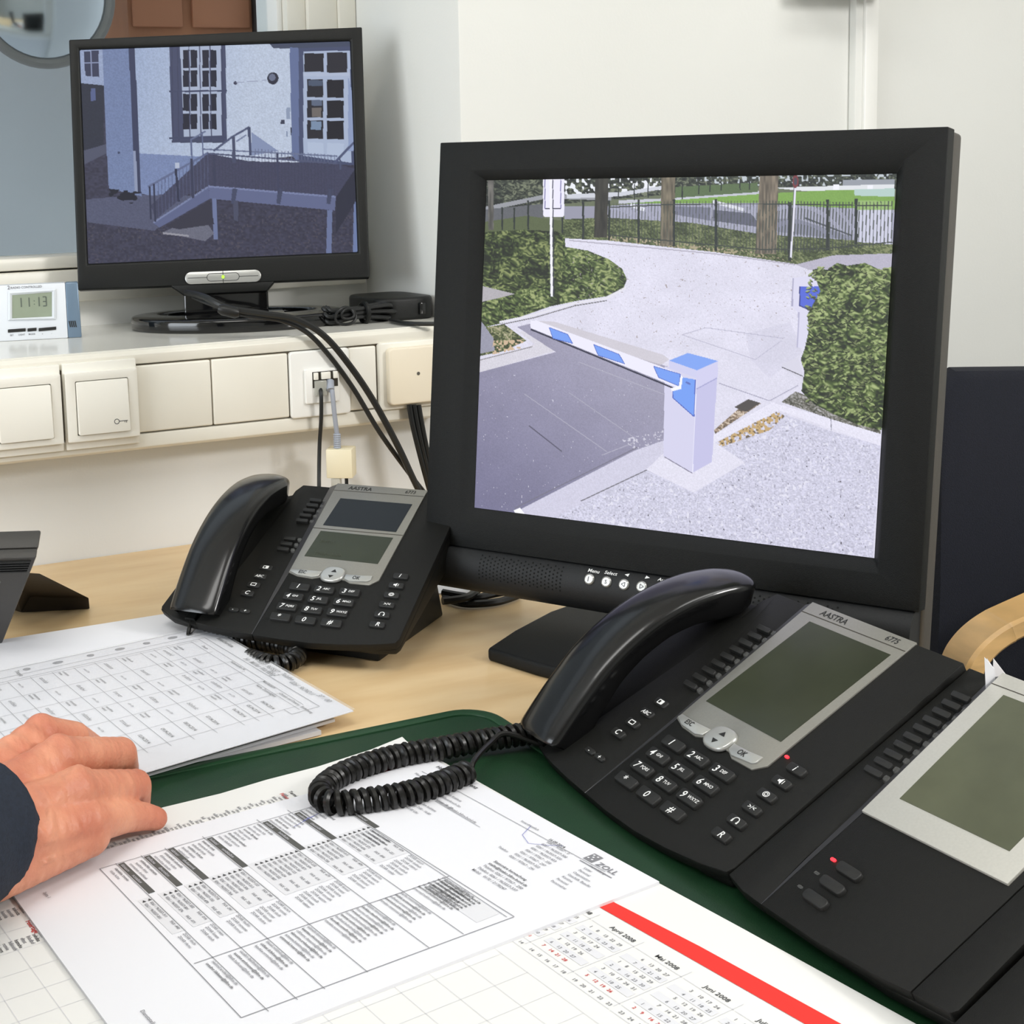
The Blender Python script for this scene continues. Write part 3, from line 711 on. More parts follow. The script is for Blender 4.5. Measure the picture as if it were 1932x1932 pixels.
def paint_house(p):
    fine = 0.94 + 0.12 * p.noise(4, 4, 1)
    p.poly([(300, 100), (1600, 100), (1600, 1200), (300, 1200)], (64, 64, 84), 0.86 + 0.28 * p.noise(9, 7, 2))
    p.specks([(370, 950), (1520, 860), (1520, 1100), (370, 1120)], (92, 88, 98), 7, 0.80, 3, 0.6)
    p.poly([(330, 190), (445, 190), (440, 362), (340, 352)], (158, 172, 206), fine); p.poly([(355, 218), (418, 214), (420, 326), (362, 322)], (62, 66, 92)); p.line(386, 216, 390, 322, 5, (140, 150, 184)); p.line(358, 268, 418, 266, 5, (140, 150, 184))
    p.poly([(340, 352), (440, 362), (440, 640), (345, 640)], (50, 54, 70), fine); p.poly([(385, 375), (405, 375), (405, 425), (385, 430)], (92, 104, 148))
    p.poly([(350, 640), (452, 610), (452, 650), (352, 700)], (86, 90, 112))
    p.poly([(365, 845), (600, 825), (830, 830), (655, 978), (370, 942)], (90, 94, 120), fine)
    # house walls
    p.poly([(434, 190), (560, 190), (600, 832), (462, 800), (450, 600)], (122, 138, 178), fine)
    p.grad([(560, 180), (1260, 170), (1260, 660), (1000, 690), (590, 655)], (168, 184, 216), (198, 210, 232), (580, 300), (1050, 420), fine)
    p.poly([(590, 650), (880, 665), (1000, 690), (900, 800), (640, 830), (598, 820)], (128, 144, 186), fine)
    p.line(558, 190, 586, 820, 26, (62, 68, 98)); p.line(570, 640, 578, 820, 12, (150, 160, 190)); p.specks([(462, 800), (610, 815), (560, 865), (462, 830)], (36, 38, 52), 14, 0.35, 6)
    p.disc(504, 647, 5, 6, (70, 80, 110)); p.poly([(742, 690), (760, 690), (760, 712), (742, 712)], (190, 200, 222))
    # barred window
    p.poly([(716, 170), (956, 170), (962, 602), (730, 604)], (74, 80, 110)); p.poly([(762, 170), (936, 170), (940, 575), (780, 580)], (178, 190, 216))
    for (a, b) in ((776, 836), (858, 918)):
        for (c, d) in ((212, 288), (298, 368), (398, 470), (482, 548)):
            p.rect(a, c, b, d, (38, 40, 58)); p.line((a + b) / 2, c, (a + b) / 2, d, 5, (160, 172, 202))
    for x in (728, 752, 800, 846, 890, 940): p.line(x, 180, x + 6, 596, 5, (66, 70, 98), 0.8)
    for y in (388, 586): p.line(718, y, 962, y - 4, 7, (70, 76, 106))
    p.line(728, 600, 964, 600, 10, (70, 76, 104))
    # lamp, bell
    p.disc(1157, 332, 24, 26, (46, 48, 66)); p.disc(1154, 328, 14, 15, (112, 120, 146)); p.disc(998, 352, 8, 8, (66, 68, 92)); p.line(1000, 350, 1130, 340, 2, (150, 156, 184))
    p.rect(1214, 455, 1230, 505, (150, 164, 192)); p.rect(1190, 508, 1206, 526, (64, 68, 90)); p.rect(1232, 540, 1248, 572, (44, 48, 66)); p.rect(1214, 556, 1220, 580, (130, 144, 176))
    # entrance
    p.poly([(1140, 182), (1500, 165), (1500, 200), (1235, 204), (1160, 206)], (72, 80, 104)); p.poly([(1228, 200), (1276, 204), (1280, 700), (1238, 660)], (106, 120, 162)); p.poly([(1266, 204), (1500, 196), (1500, 700), (1268, 690)], (76, 84, 116))
    p.poly([(1286, 218), (1484, 214), (1490, 690), (1286, 660)], (178, 192, 220)); p.rect(1290, 226, 1372, 304, (40, 40, 50)); p.rect(1386, 222, 1472, 308, (44, 44, 54)); p.line(1286, 316, 1484, 314, 14, (186, 198, 224))
    for (c, d) in ((336, 414), (424, 500), (510, 590)): p.rect(1302, c, 1370, d - 2, (42, 42, 52)); p.rect(1386, c + 2, 1457, d, (32, 32, 42))
    p.rect(1308, 340, 1368, 364, (80, 92, 116)); p.rect(1320, 424, 1364, 448, (98, 110, 134)); p.rect(1322, 456, 1362, 496, (116, 110, 108)); p.rect(1318, 514, 1362, 550, (128, 150, 180))
    p.poly([(1304, 602), (1372, 606), (1372, 652), (1304, 648)], (188, 202, 228)); p.poly([(1386, 606), (1458, 608), (1458, 664), (1386, 654)], (188, 202, 228)); p.poly([(1476, 320), (1500, 420), (1500, 640), (1476, 640)], (150, 166, 204))
    p.poly([(1066, 560), (1180, 640), (1066, 660)], (140, 154, 190))
    # platform and ramp
    p.poly([(1080, 672), (1270, 680), (1266, 698), (1080, 690)], (206, 216, 236))
    p.poly([(880, 650), (1060, 684), (1420, 692), (1505, 716), (1424, 842), (886, 792), (780, 830), (660, 930), (640, 870)], (70, 72, 98), fine)
    p.poly([(884, 788), (1424, 832), (1420, 892), (890, 842)], (104, 112, 150)); p.line(884, 790, 1424, 834, 8, (128, 138, 178))
    p.poly([(650, 945), (884, 790), (890, 842), (676, 965)], (100, 108, 146)); p.line(650, 944, 886, 790, 7, (130, 140, 178))
    for a in (985, 1178, 1390): p.poly([(a, 800), (a + 22, 800), (a + 10, 866), (a - 6, 862)], (72, 78, 106))
    p.line(908, 842, 914, 1016, 19, (116, 128, 168)); p.line(1398, 890, 1394, 1080, 22, (112, 124, 164)); p.poly([(1500, 860), (1530, 840), (1530, 1080), (1496, 1075)], (116, 132, 176)); p.poly([(1424, 836), (1505, 716), (1505, 860), (1424, 990)], (48, 50, 68))
    p.poly([(690, 985), (740, 962), (880, 948), (908, 990), (870, 1022)], (112, 114, 132), fine); p.line(690, 988, 800, 1000, 8, (158, 158, 170)); p.poly([(700, 960), (890, 848), (908, 950), (760, 972)], (58, 58, 74)); p.poly([(990, 850), (1010, 850), (1010, 940), (990, 930)], (78, 82, 106))
    # railings
    ir = lambda x: np.interp(x, [630, 880], [790, 648]); lo = lambda x: np.interp(x, [640, 890], [944, 790])
    for k in range(16):
        x = 655 + k * 15; p.line(x, ir(x), x + 3, lo(x), 3, (88, 96, 128), 0.75)
    p.line(628, 792, 882, 648, 9, (104, 114, 150)); p.line(634, 790, 640, 930, 9, (56, 60, 84)); p.line(652, 780, 658, 940, 8, (56, 60, 84)); p.line(745, 715, 758, 855, 10, (54, 58, 82)); p.line(812, 672, 818, 840, 10, (62, 66, 92)); p.line(906, 648, 910, 790, 9, (62, 66, 92))
    for k in range(38):
        x = 900 + k * 14; y0 = np.interp(x, [890, 1430], [650, 694]); p.line(x, y0, x + 1, np.interp(x, [890, 1430], [790, 834]), 2.5, (60, 62, 84), 0.5)
        if x > 1080: p.line(x, y0 - 36, x, y0, 3, (104, 112, 142), 0.9)
    p.line(862, 632, 1430, 662, 6, (112, 122, 154)); p.line(880, 650, 1430, 694, 7, (86, 92, 122)); p.line(1175, 650, 1180, 820, 9, (66, 70, 98)); p.line(1388, 690, 1392, 836, 6, (70, 74, 100)); p.line(1416, 692, 1500, 604, 10, (86, 94, 128)); p.line(1440, 660, 1444, 720, 7, (80, 88, 118))
    p.line(806, 594, 872, 556, 7, (110, 120, 154)); p.line(810, 592, 814, 670, 7, (100, 110, 146)); p.line(858, 560, 860, 660, 6, (100, 110, 146)); p.path([(905, 640), (985, 580), (1058, 538)], 9, (84, 92, 124)); p.line(1056, 538, 1062, 660, 12, (72, 80, 110)); p.line(990, 580, 992, 690, 14, (76, 82, 110)); p.line(1002, 600, 1044, 572, 6, (120, 130, 164))

def screen(name, corners_local, to_local, to_world, painter, base, off, scl, nx, ny, parent, material):
    """dense flat mesh; its colours are the picture shown on the screen"""
    TL, TR, BR, BL = [np.array(c) for c in corners_local]
    s, t = np.meshgrid(np.linspace(0, 1, nx), np.linspace(0, 1, ny)); s = s.ravel(); t = t.ravel()
    uw = (TL * ((1 - s) * (1 - t))[:, None] + TR * (s * (1 - t))[:, None] + BR * (s * t)[:, None] + BL * ((1 - s) * t)[:, None])
    L = to_local(uw[:, 0], uw[:, 1]); Wd = to_world(L)
    # where each point of the picture lies on the photographed screen
    d = Wd - np.array(CAM_C); zf = d @ np.array(CAM_F)
    px = CX + F_PX * (d @ np.array(CAM_R)) / zf; py = CY - F_PX * (d @ np.array(CAM_U)) / zf
    p = Paint((px - off[0]) * scl, (py - off[1]) * scl, base); painter(p)
    c = np.clip(p.c, 0, 255) / 255.0
    c = np.where(c <= 0.04045, c / 12.92, ((c + 0.055) / 1.055) ** 2.4)
    me = bpy.data.meshes.new(name)
    me.vertices.add(nx * ny); me.vertices.foreach_set('co', L.astype(np.float32).ravel())
    a = (np.arange(ny - 1)[:, None] * nx + np.arange(nx - 1)[None, :]).ravel()
    q = np.stack([a, a + nx, a + nx + 1, a + 1], 1)
    me.loops.add(q.size); me.loops.foreach_set('vertex_index', q.astype(np.int32).ravel())
    me.polygons.add(len(q)); me.polygons.foreach_set('loop_start', (np.arange(len(q)) * 4).astype(np.int32))
    me.update(calc_edges=True)
    at = me.attributes.new('picture', 'FLOAT_COLOR', 'POINT')
    at.data.foreach_set('color', np.concatenate([c, np.ones((len(c), 1))], 1).astype(np.float32).ravel())
    me.materials.append(material)
    return link(name, me, parent)

class Panel:
    """a tilted upright plane: local x = right, y = back, z = up; root on the ground at yaw"""
    def __init__(s, c, yaw, tilt, zbase):
        s.c = Vector(c); s.yaw = yaw; s.t = tilt; s.base = zbase
        s.ux = Vector((math.cos(yaw), math.sin(yaw), 0)); s.nb = Vector((-math.sin(yaw), math.cos(yaw), 0))
        s.uz = Vector((0, 0, 1)) * math.cos(tilt) + s.nb * math.sin(tilt); s.n = s.nb * math.cos(tilt) - Vector((0, 0, 1)) * math.sin(tilt)
    def uw(s, px, py):
        h = hit(px, py, s.n, s.n.dot(s.c)) - s.c; return (h.dot(s.ux), h.dot(s.uz))
    def L(s, u, d, w):
        return (u, d * math.cos(s.t) + w * math.sin(s.t), s.c.z - s.base + w * math.cos(s.t) - d * math.sin(s.t))
    def Larr(s, u, w, d=0.0):
        return np.stack([u, d * math.cos(s.t) + w * math.sin(s.t), s.c.z - s.base + w * math.cos(s.t) - d * math.sin(s.t)], 1)
    def world(s, L):
        return np.array([s.c.x, s.c.y, s.base]) + L[:, :1] * np.array(s.ux) + L[:, 1:2] * np.array(s.nb) + L[:, 2:] * np.array([0, 0, 1.0])

# ================================================================== larger monitor on the desk
SB = 0.9
cb = CAM_C + (Vector((0.2699, -0.4591, 0.2314)) - CAM_C) * SB
B = Panel(cb, -1.1161, 0.109, 0.0)
big = thing('desktop_monitor', 'large black monitor on the desk showing a road barrier camera view', 'monitor', (cb.x, cb.y, 0), B.yaw)
o4 = [B.uw(*q) for q in ((833, 269.6), (1791.5, 239.4), (1735.6, 1155), (804.8, 1021.3))]
i4 = [B.uw(*q) for q in ((888.5, 321.6), (1706, 303.5), (1657.5, 1082), (866, 984))]
s4 = [B.uw(*q) for q in ((909.5, 338.8), (1685.5, 326), (1643, 1055.2), (886.4, 959))]
bz = MB()
v = [B.L(u, -0.002, w) for u, w in o4] + [B.L(u, 0, w) for u, w in i4] + [B.L(u, 0.0075, w) for u, w in s4] + [B.L(u, 0.012, w) for u, w in o4] + [B.L(u, 0.012, w) for u, w in s4]
fs = []
for i in range(4):
    j = (i + 1) % 4
    fs += [(i, j, 4 + j, 4 + i), (4 + i, 4 + j, 8 + j, 8 + i), (8 + i, 8 + j, 16 + j, 16 + i), (i, 12 + i, 12 + j, j), (12 + i, 16 + i, 16 + j, 12 + j)]
bz.add(v, fs)
bz.build('bezel', M_BLACKM, big, bevel=0.0009, segs=2, angle=50)
ins = 0.0008
hs = MB(); (a0, b0), (a1, b1), (a2, b2), (a3, b3) = o4
hp = [(a0 + ins, b0 - ins), (a1 - ins, b1 - ins), (a2 - ins, b2 - 0.040), (a3 + ins, b3 - 0.040)]
hs.prism(hp, lambda u, w: B.L(u, 0.012, w), lambda u, w: B.L(u * 0.998, 0.034, w))
hs.build('rear_housing', mat('housing_lit_grey', (74, 71, 66), 0.5, bump=0.15, bscale=1500), big, bevel=0.003, segs=3)  # greyer than the black bezel: light on the side put into the colour
MB().prism([(-0.13, -0.12), (0.13, -0.12), (0.13, 0.12), (-0.13, 0.12)], lambda u, w: B.L(u, 0.033, w), lambda u, w: B.L(u * 0.8, 0.06, w * 0.8)).build('rear_cover', M_BLACKM, big, bevel=0.005)
screen('display', s4, lambda u, w: B.Larr(u, w, 0.0072), B.world, paint_gate, (221, 219, 236), (860, 300), 2.2465, 720, 610, big, screen_mat('gate_picture'))
# rounded speaker bar
wt = (o4[2][1] + o4[3][1]) / 2; ul, ur = o4[3][0], o4[2][0]
def wtop(u): return o4[3][1] + (u - ul) / (ur - ul) * (o4[2][1] - o4[3][1])
BAR = [(0.010, 0.0), (0.001, 0.0), (-0.0045, -0.0025), (-0.0085, -0.009), (-0.0098, -0.017), (-0.0085, -0.026), (-0.0035, -0.0335), (0.006, -0.038), (0.012, -0.039), (0.0125, -0.02), (0.0125, 0.0)]
def bar_pt(u, k, lift=0.0):     # point on the front of the bar, k = distance below its top edge
    ks = [-q[1] for q in BAR[1:8]]; ds = [q[0] for q in BAR[1:8]]
    return B.L(u, float(np.interp(k, ks, ds)) - lift, wtop(u) - k)
bar = MB(); rings = []
for i in range(9):
    u = ul + 0.002 + (ur - ul - 0.005) * i / 8; rings.append([B.L(u, d, wtop(u) + k) for d, k in BAR])
bar.rings(rings).build('speaker_bar', mat('bar_black', (33, 34, 35), 0.5, bump=0.2, bscale=2000, spec=0.35), big, smooth=True)
gr = MB()
for (g0, g1) in ((-0.1495, -0.0715), (0.0715, 0.1495)):
    for r in range(13):
        for c_ in range(23):
            if (r + c_) % 2: continue
            u = g0 + (g1 - g0) * c_ / 22; k = 0.004 + r * 0.00155
            cpt = Vector(bar_pt(u, k, 0.00025)); ku = Vector(bar_pt(u + 0.001, k, 0.00025)) - cpt; kw = Vector(bar_pt(u, k + 0.001, 0.00025)) - cpt
            ku.normalize(); kw.normalize(); n = 6
            gr.add([cpt + (ku * math.cos(2 * math.pi * i / n) + kw * math.sin(2 * math.pi * i / n)) * 0.00085 for i in range(n)], [tuple(range(n))])
g_ = gr.build('speaker_holes', mat('hole_black', (6, 6, 6), 0.9), big); g_['kind'] = 'stuff'
bw = B.uw(1123, 1091); 
bpos = [B.uw(*q) for q in ((1123, 1091), (1155, 1096), (1188, 1101), (1221, 1105), (1254, 1110))]
for i, (u, w) in enumerate(bpos):
    k = wtop(u) - w
    c0 = Vector(bar_pt(u, k, -0.001)); ku = Vector((1, 0, 0)); kw = (Vector(bar_pt(u, k - 0.003)) - Vector(bar_pt(u, k + 0.003))).normalized(); nn = ku.cross(kw)
    nn = -nn if nn.y > 0 else nn
    b_ = MB()
    for (r0, h0, r1, h1) in ((0.0044, 0.0, 0.0044, 0.0022),):
        rg = [[c0 + nn * h + (ku * math.cos(t) + kw * math.sin(t)) * r for t in [2 * math.pi * j / 20 for j in range(20)]] for r, h in ((0.0044, 0), (0.0043, 0.0022), (0.0036, 0.0029), (0.0033, 0.0026))]
        b_.rings(rg)
    btn = b_.build('button', M_SILVERB, big, smooth=True)
    mk = MB(); e = c0 + nn * 0.0029
    if i == 0: strip(mk, e - kw * 0.002 - ku * 0.0006, e + kw * 0.002 - ku * 0.0006, 0.0006, nn)
    elif i == 1: text(mk, 'S', e - ku * 0.0012 - kw * 0.0016, ku, kw, 0.0045)
    else:
        tr = [e + ku * (0.002 * math.cos(a)) + kw * (0.002 * math.sin(a)) for a in ((math.pi, math.pi / 3, -math.pi / 3) if i == 2 else (0, 2 * math.pi / 3, -2 * math.pi / 3))]
        for q in range(3): strip(mk, tr[q], tr[(q + 1) % 3], 0.0005, nn)
    mk.build('button_mark', M_INKG, btn)
tx = MB()
for i, (s_, q) in enumerate((('Menu', (1127, 1076)), ('Select', (1159, 1080)), ('<', (1189, 1083)), ('>', (1227, 1088)), ('Auto', (1258, 1093)))):
    u, w = B.uw(*q); k = wtop(u) - w
    e = Vector(bar_pt(u, k, 0.0004)); kw = (Vector(bar_pt(u, k - 0.002)) - Vector(bar_pt(u, k + 0.002))).normalized(); ku = Vector((1, 0, 0))
    if s_ in '<>':
        d = 1 if s_ == '>' else -1
        flat(tx, [e + ku * 0.0022 * d, e - ku * 0.0015 * d + kw * 0.0017, e - ku * 0.0015 * d - kw * 0.0017])
    else: text(tx, s_, e - kw * 0.0014, ku, kw, 0.0046, 'c')
tx.build('button_lettering', M_WHITEINK, big)
# stand
ol = [(-0.114, -0.0735), (-0.062, -0.082), (0, -0.0845), (0.062, -0.082), (0.114, -0.0735), (0.1165, -0.03), (0.112, 0.02), (0.10, 0.055), (0.08, 0.075), (-0.08, 0.075), (-0.10, 0.055), (-0.112, 0.02), (-0.1165, -0.03)]
zt = lambda d: 0.0105 + 0.016 * max(0, (d + 0.0845) / 0.19) ** 1.4
MB().prism(ol, lambda u, d: (u, d, 0), lambda u, d: (u, d, zt(d))).build('stand_base', M_BLACKM, big, bevel=0.003, segs=3)
MB().prism([(-0.042, 0.0), (0.042, 0.0), (0.042, 0.05), (-0.042, 0.05)], lambda u, d: (u, d - 0.005, 0.01), lambda u, d: (u, d + 0.055, 0.2)).build('stand_neck', M_BLACK, big, bevel=0.004)

# ================================================================== smaller monitor on the sill
cl_ = Vector((0.0950, 0.1493, 0.4316)); ZS = Z_TOP + 0.0012
Lm = Panel(cl_, -0.3567, 0.1859, ZS)
sm = thing('desktop_monitor', 'smaller black monitor on the window sill showing a house entrance with a ramp', 'monitor', (cl_.x, cl_.y, ZS), Lm.yaw)
o4 = [Lm.uw(*q) for q in ((130, 75), (683, 51), (697.5, 524.5), (147.5, 548))]
s4 = [Lm.uw(*q) for q in ((150, 93), (660.5, 76.5), (675, 474.5), (166, 497))]
i4 = [Lm.uw(*q) for q in ((147.5, 90.5), (663, 74), (678, 477.5), (163.5, 500.5))]
bz = MB()
v = [Lm.L(u, -0.001, w) for u, w in o4] + [Lm.L(u, 0, w) for u, w in i4] + [Lm.L(u, 0.0035, w) for u, w in s4] + [Lm.L(u, 0.012, w) for u, w in o4] + [Lm.L(u, 0.012, w) for u, w in s4]
bz.add(v, fs); bz.build('bezel', M_BLACK, sm, bevel=0.0018, segs=3, angle=50)
MB().prism([(a * 0.985, b * 0.985) for a, b in o4], lambda u, w: Lm.L(u, 0.012, w), lambda u, w: Lm.L(u * 0.97, 0.026, w * 0.97)).build('rear_housing', M_BLACK, sm, bevel=0.005)
MB().prism([(-0.1, -0.1), (0.1, -0.1), (0.1, 0.1), (-0.1, 0.1)], lambda u, w: Lm.L(u, 0.025, w), lambda u, w: Lm.L(u * 0.8, 0.045, w * 0.8)).build('rear_cover', M_BLACK, sm, bevel=0.005)
cp = [Lm.uw(*q) for q in ((322, 539), (518, 531), (503, 549), (347, 556))]
MB().prism(cp, lambda u, w: Lm.L(u, -0.001, w), lambda u, w: Lm.L(u, 0.02, w)).build('chin', M_BLACK, sm, bevel=0.001)
screen('display', s4, lambda u, w: Lm.Larr(u, w, 0.0033), Lm.world, paint_house, (62, 62, 82), (0, 0), 2.2465, 440, 350, sm, screen_mat('house_picture', 0.82))
bc = Lm.uw(421, 523); hw = (Lm.uw(493, 519)[0] - Lm.uw(350, 527)[0]) / 2; hh = 0.0073
def pill(c, a, b, n=8): return rrect(c[0] - a, c[0] + a, c[1] - b, c[1] + b, b * 0.98, n)
MB().prism(pill(bc, hw, hh), lambda u, w: Lm.L(u, 0.0, w), lambda u, w: Lm.L(u, -0.003, w)).build('button_bar', M_SILVERB, sm, bevel=0.0008)
ln = MB()
def lp(u, w): return Lm.L(bc[0] + u, -0.0033, bc[1] + w)
nv = Vector(Lm.L(0, -1, 0)) - Vector(Lm.L(0, 0, 0))
strip(ln, lp(-hw * 0.93, 0), lp(-0.019, 0), 0.0006, nv); strip(ln, lp(0.019, 0), lp(hw * 0.93, 0), 0.0006, nv); strip(ln, lp(0, -hh), lp(0, hh), 0.0006, nv)
pp = [lp(a, b) for a, b in pill((0, 0), 0.0190, 0.0045)]
for a, b in zip(pp, pp[1:] + pp[:1]): strip(ln, a, b, 0.0006, nv)
ln.build('button_outline', M_DARKINK, sm)
MB().prism(ellipse(0, 0, 0.0018, 0.0022, 10), lambda u, w: lp(u, w), lambda u, w: Lm.L(bc[0] + u, -0.0042, bc[1] + w)).build('power_light', M_LEDG, sm)
# neck and ring base
NB = Vector((0.1015, 0.1265, ZS)); rel = NB - Vector((cl_.x, cl_.y, ZS)); bx0 = rel.dot(Lm.ux); by0 = rel.dot(Lm.nb)
n0 = Lm.uw(345, 552)[0]; n1 = Lm.uw(506, 545)[0]
MB().prism([(n0, -0.012), (n1, -0.012), (n1, 0.012), (n0, 0.012)], lambda u, d: (u, by0 + 0.01 + d, 0.006), lambda u, d: (u, by0 + 0.022 + d, 0.085)).build('stand_neck', M_BLACKG, sm, bevel=0.003)
oe = ellipse(bx0, by0 - 0.006, 0.127, 0.092, 56); ie = ellipse(bx0, by0 + 0.010, 0.094, 0.044, 56)
ring_prism(MB(), oe, ie, lambda a, b: (a, b, 0), lambda a, b: (a, b, 0.0155)).build('stand_base', M_BLACKG, sm, bevel=0.004, segs=3)
MB().box(bx0 - 0.056, bx0 + 0.056, by0 - 0.04, by0 + 0.06, 0.001, 0.0140).build('stand_bridge', M_BLACKG, sm, bevel=0.002)

# ================================================================== clock on the sill
q0 = at_z(0, 644.5, ZS); q1 = at_z(154.5, 636.5, ZS)
dv = (q1 - q0); yawc = math.atan2(dv.y, dv.x); Lv = dv.length
clock = thing('desk_clock', 'silver white digital clock with a blue side strip on the window sill', 'clock', (q1.x, q1.y, ZS), yawc)
t_ = 0.10
def CF(u, d, w): return (u, d + w * math.sin(t_), w * math.cos(t_))
CP = Panel((q1.x, q1.y, ZS), yawc, t_, ZS)
Hc = CP.uw(152, 532)[1]
xsplit = CP.uw(126, 590)[0]
MB().prism([(-0.135, 0), (xsplit, 0), (xsplit, Hc), (-0.135, Hc)], lambda u, w: CF(u, 0, w), lambda u, w: CF(u, 0.022, w)).build('case', M_CLOCK, clock, bevel=0.0015)
MB().prism([(xsplit, 0), (0, 0), (-0.001, Hc), (xsplit, Hc)], lambda u, w: CF(u, 0.0002, w), lambda u, w: CF(u, 0.022, w)).build('side_strip', M_CLOCKB, clock, bevel=0.0015)
d4 = [CP.uw(*q) for q in ((23, 557), (98, 551), (98, 597), (23, 600.5))]
f4 = [CP.uw(*q) for q in ((15, 549), (106.5, 544.5), (106, 603), (15, 604.5))]
fr = MB()
v = [CF(u, -0.0004, w) for u, w in f4] + [CF(u, -0.0028, w) for u, w in [((a + c) / 2, (b + d) / 2) for (a, b), (c, d) in zip(f4, d4)]] + [CF(u, -0.0003, w) for u, w in d4]
fr.add(v, [(i, (i + 1) % 4, 4 + (i + 1) % 4, 4 + i) for i in range(4)] + [(4 + i, 4 + (i + 1) % 4, 8 + (i + 1) % 4, 8 + i) for i in range(4)])
fr.build('display_frame', M_CLOCK, clock)
flat(MB(), [CF(u, -0.0005, w) for u, w in d4]).build('display', M_LCDL, clock)
tm = MB(); ww = d4[1][0] - d4[0][0]; hh2 = d4[0][1] - d4[3][1]
def seg(ch, u, w, a, b):
    S = {'1': 'bc', '3': 'abgcd'}[ch]; C = {'a': ((0, 1), (1, 1)), 'b': ((1, .5), (1, 1)), 'c': ((1, 0), (1, .5)), 'd': ((0, 0), (1, 0)), 'g': ((0, .5), (1, .5))}
    for k in S:
        (x0, y0), (x1, y1) = C[k]; strip(tm, CF(u + x0 * a, -0.0008, w + y0 * b), CF(u + x1 * a, -0.0008, w + y1 * b), 0.0012, (0, -1, 0.1))
wb_ = d4[3][1] + hh2 * 0.47
for ch, fx in (('1', 0.13), ('1', 0.33), ('1', 0.58), ('3', 0.76)): seg(ch, d4[0][0] + ww * fx, wb_, ww * 0.085, hh2 * 0.40)
for dy in (0.25, 0.6): strip(tm, CF(d4[0][0] + ww * 0.53, -0.0008, wb_ + hh2 * 0.4 * dy), CF(d4[0][0] + ww * 0.53 + 0.001, -0.0008, wb_ + hh2 * 0.4 * dy), 0.001, (0, -1, 0.1))
tm.build('digits', mat('lcd_digit', (92, 100, 92), 0.5), clock)
ct = MB(); u0, w0 = CP.uw(20, 545); text(ct, 'RADIO CONTROLLED', CF(u0, -0.0004, w0), (1, 0, 0), (0, 0.1, 0.995), 0.0035)
u0, w0 = CP.uw(14, 546); text(ct, '2', CF(u0, -0.0004, w0), (1, 0, 0), (0, 0.1, 0.995), 0.006)
for s_, q in (('SET', (19, 634)), ('LIGHT', (35, 633)), ('MODE', (54, 632)), ('+', (79, 631.5)), ('-', (97, 630))):
    u0, w0 = CP.uw(*q); text(ct, s_, CF(u0, -0.0004, w0), (1, 0, 0), (0, 0.1, 0.995), 0.0026)
ct.build('printed_text', M_INKG, clock)
for a, b, ya, yb in ((15, 48.5, 624, 622), (52, 69, 622, 621), (73, 106, 621.5, 619)):
    pl = [CP.uw(*q) for q in ((a, ya + 3.5), (b, yb + 3), (b, yb - 3), (a, ya - 2.5))]
    MB().prism(pl, lambda u, w: CF(u, 0.0, w), lambda u, w: CF(u, -0.0012, w)).build('button', M_KEY, clock, bevel=0.0004)
sl = MB()
for k in range(4):
    pts = [CP.uw(*q) for q in ((129.5 + k * 3.6, 605.5 - k * 0.2), (131.5 + k * 3.6, 605.5 - k * 0.2), (134.2 + k * 3.6, 617), (132.2 + k * 3.6, 617))]
    flat(sl, [CF(u, -0.0003, w) for u, w in pts])
sl.build('speaker_slots', M_DARKINK, clock)
# ================================================================== desk phones (sizes in mm on the tilted face: u right, v up the slope, w out)
BODY = [(-232, 6), (-214, -3), (-192, -9), (-170, -12), (-148, -14), (-126, -15), (-100, -16), (-72, -15.5), (-45, -12.5), (-20, -8), (-2, -3),
        (0, 2), (-5.5, 95), (-11, 186), (-13, 188), (-176, 188), (-178, 178), (-186, 174), (-200, 172), (-226, 170), (-231, 160)]
def left_w(v): return -4.0 * min(1, max(0, (v + 14) / 75.0))
class PhoneFrame:
    def __init__(s, pose, tilt):
        s.x, s.y, s.z0, s.yaw = pose; s.t = tilt; s.ct, s.st = math.cos(tilt), math.sin(tilt)
        s.ux = Vector((math.cos(s.yaw), math.sin(s.yaw), 0)); s.nb = Vector((-math.sin(s.yaw), math.cos(s.yaw), 0)); s.o = Vector((s.x, s.y, 0))
    def L(s, u, v, w=0.0):
        u, v, w = u / 1000, v / 1000, w / 1000
        return (u, v * s.ct - w * s.st, s.z0 + v * s.st + w * s.ct)
    def world(s, p): return s.o + s.ux * p[0] + s.nb * p[1] + Vector((0, 0, p[2]))
    def local(s, P):
        d = Vector(P) - s.o; return (d.dot(s.ux), d.dot(s.nb), d.z)
KEYMESH = {}
def key_mesh(w, h, t, skew, r=1.6, material=None):
    k = (w, h, t, skew, material.name if material else '')
    if k not in KEYMESH:
        pl = rrect(-w / 2, w / 2, -h / 2, h / 2, min(r, h / 2.2), 3)
        KEYMESH[k] = MB().prism(pl, lambda a, b: ((a + skew * b) / 1000, b / 1000, -0.001), lambda a, b: ((a * 0.94 + skew * b) / 1000, b * 0.9 / 1000, t / 1000)).mesh('key', material or M_KEY, bevel=0.0005, segs=2)
    return KEYMESH[k]
def put_key(root, F, name, u, v, w, me):
    o = link(name, me, root); o.location = F.L(u, v, w); o.rotation_euler = (F.t, 0, 0); return o
def key_text(o, strings, t, material=None):
    """strings: (text, x mm, y mm, size mm)"""
    m_ = MB()
    for s_, x, y, sz in strings: text(m_, s_, (x / 1000, y / 1000, t / 1000 + 0.00012), (1, 0, 0), (0, 1, 0), sz / 1000, slant=0.12)
    return m_.build('key_lettering', material or M_WHITEINK, o)
PAD = [('1', ''), ('2', 'ABC'), ('3', 'DEF'), ('4', 'GHI'), ('5', 'JKL'), ('6', 'MNO'), ('7', 'PQRS'), ('8', 'TUV'), ('9', 'WXYZ'), ('*', ''), ('0', ''), ('#', '')]

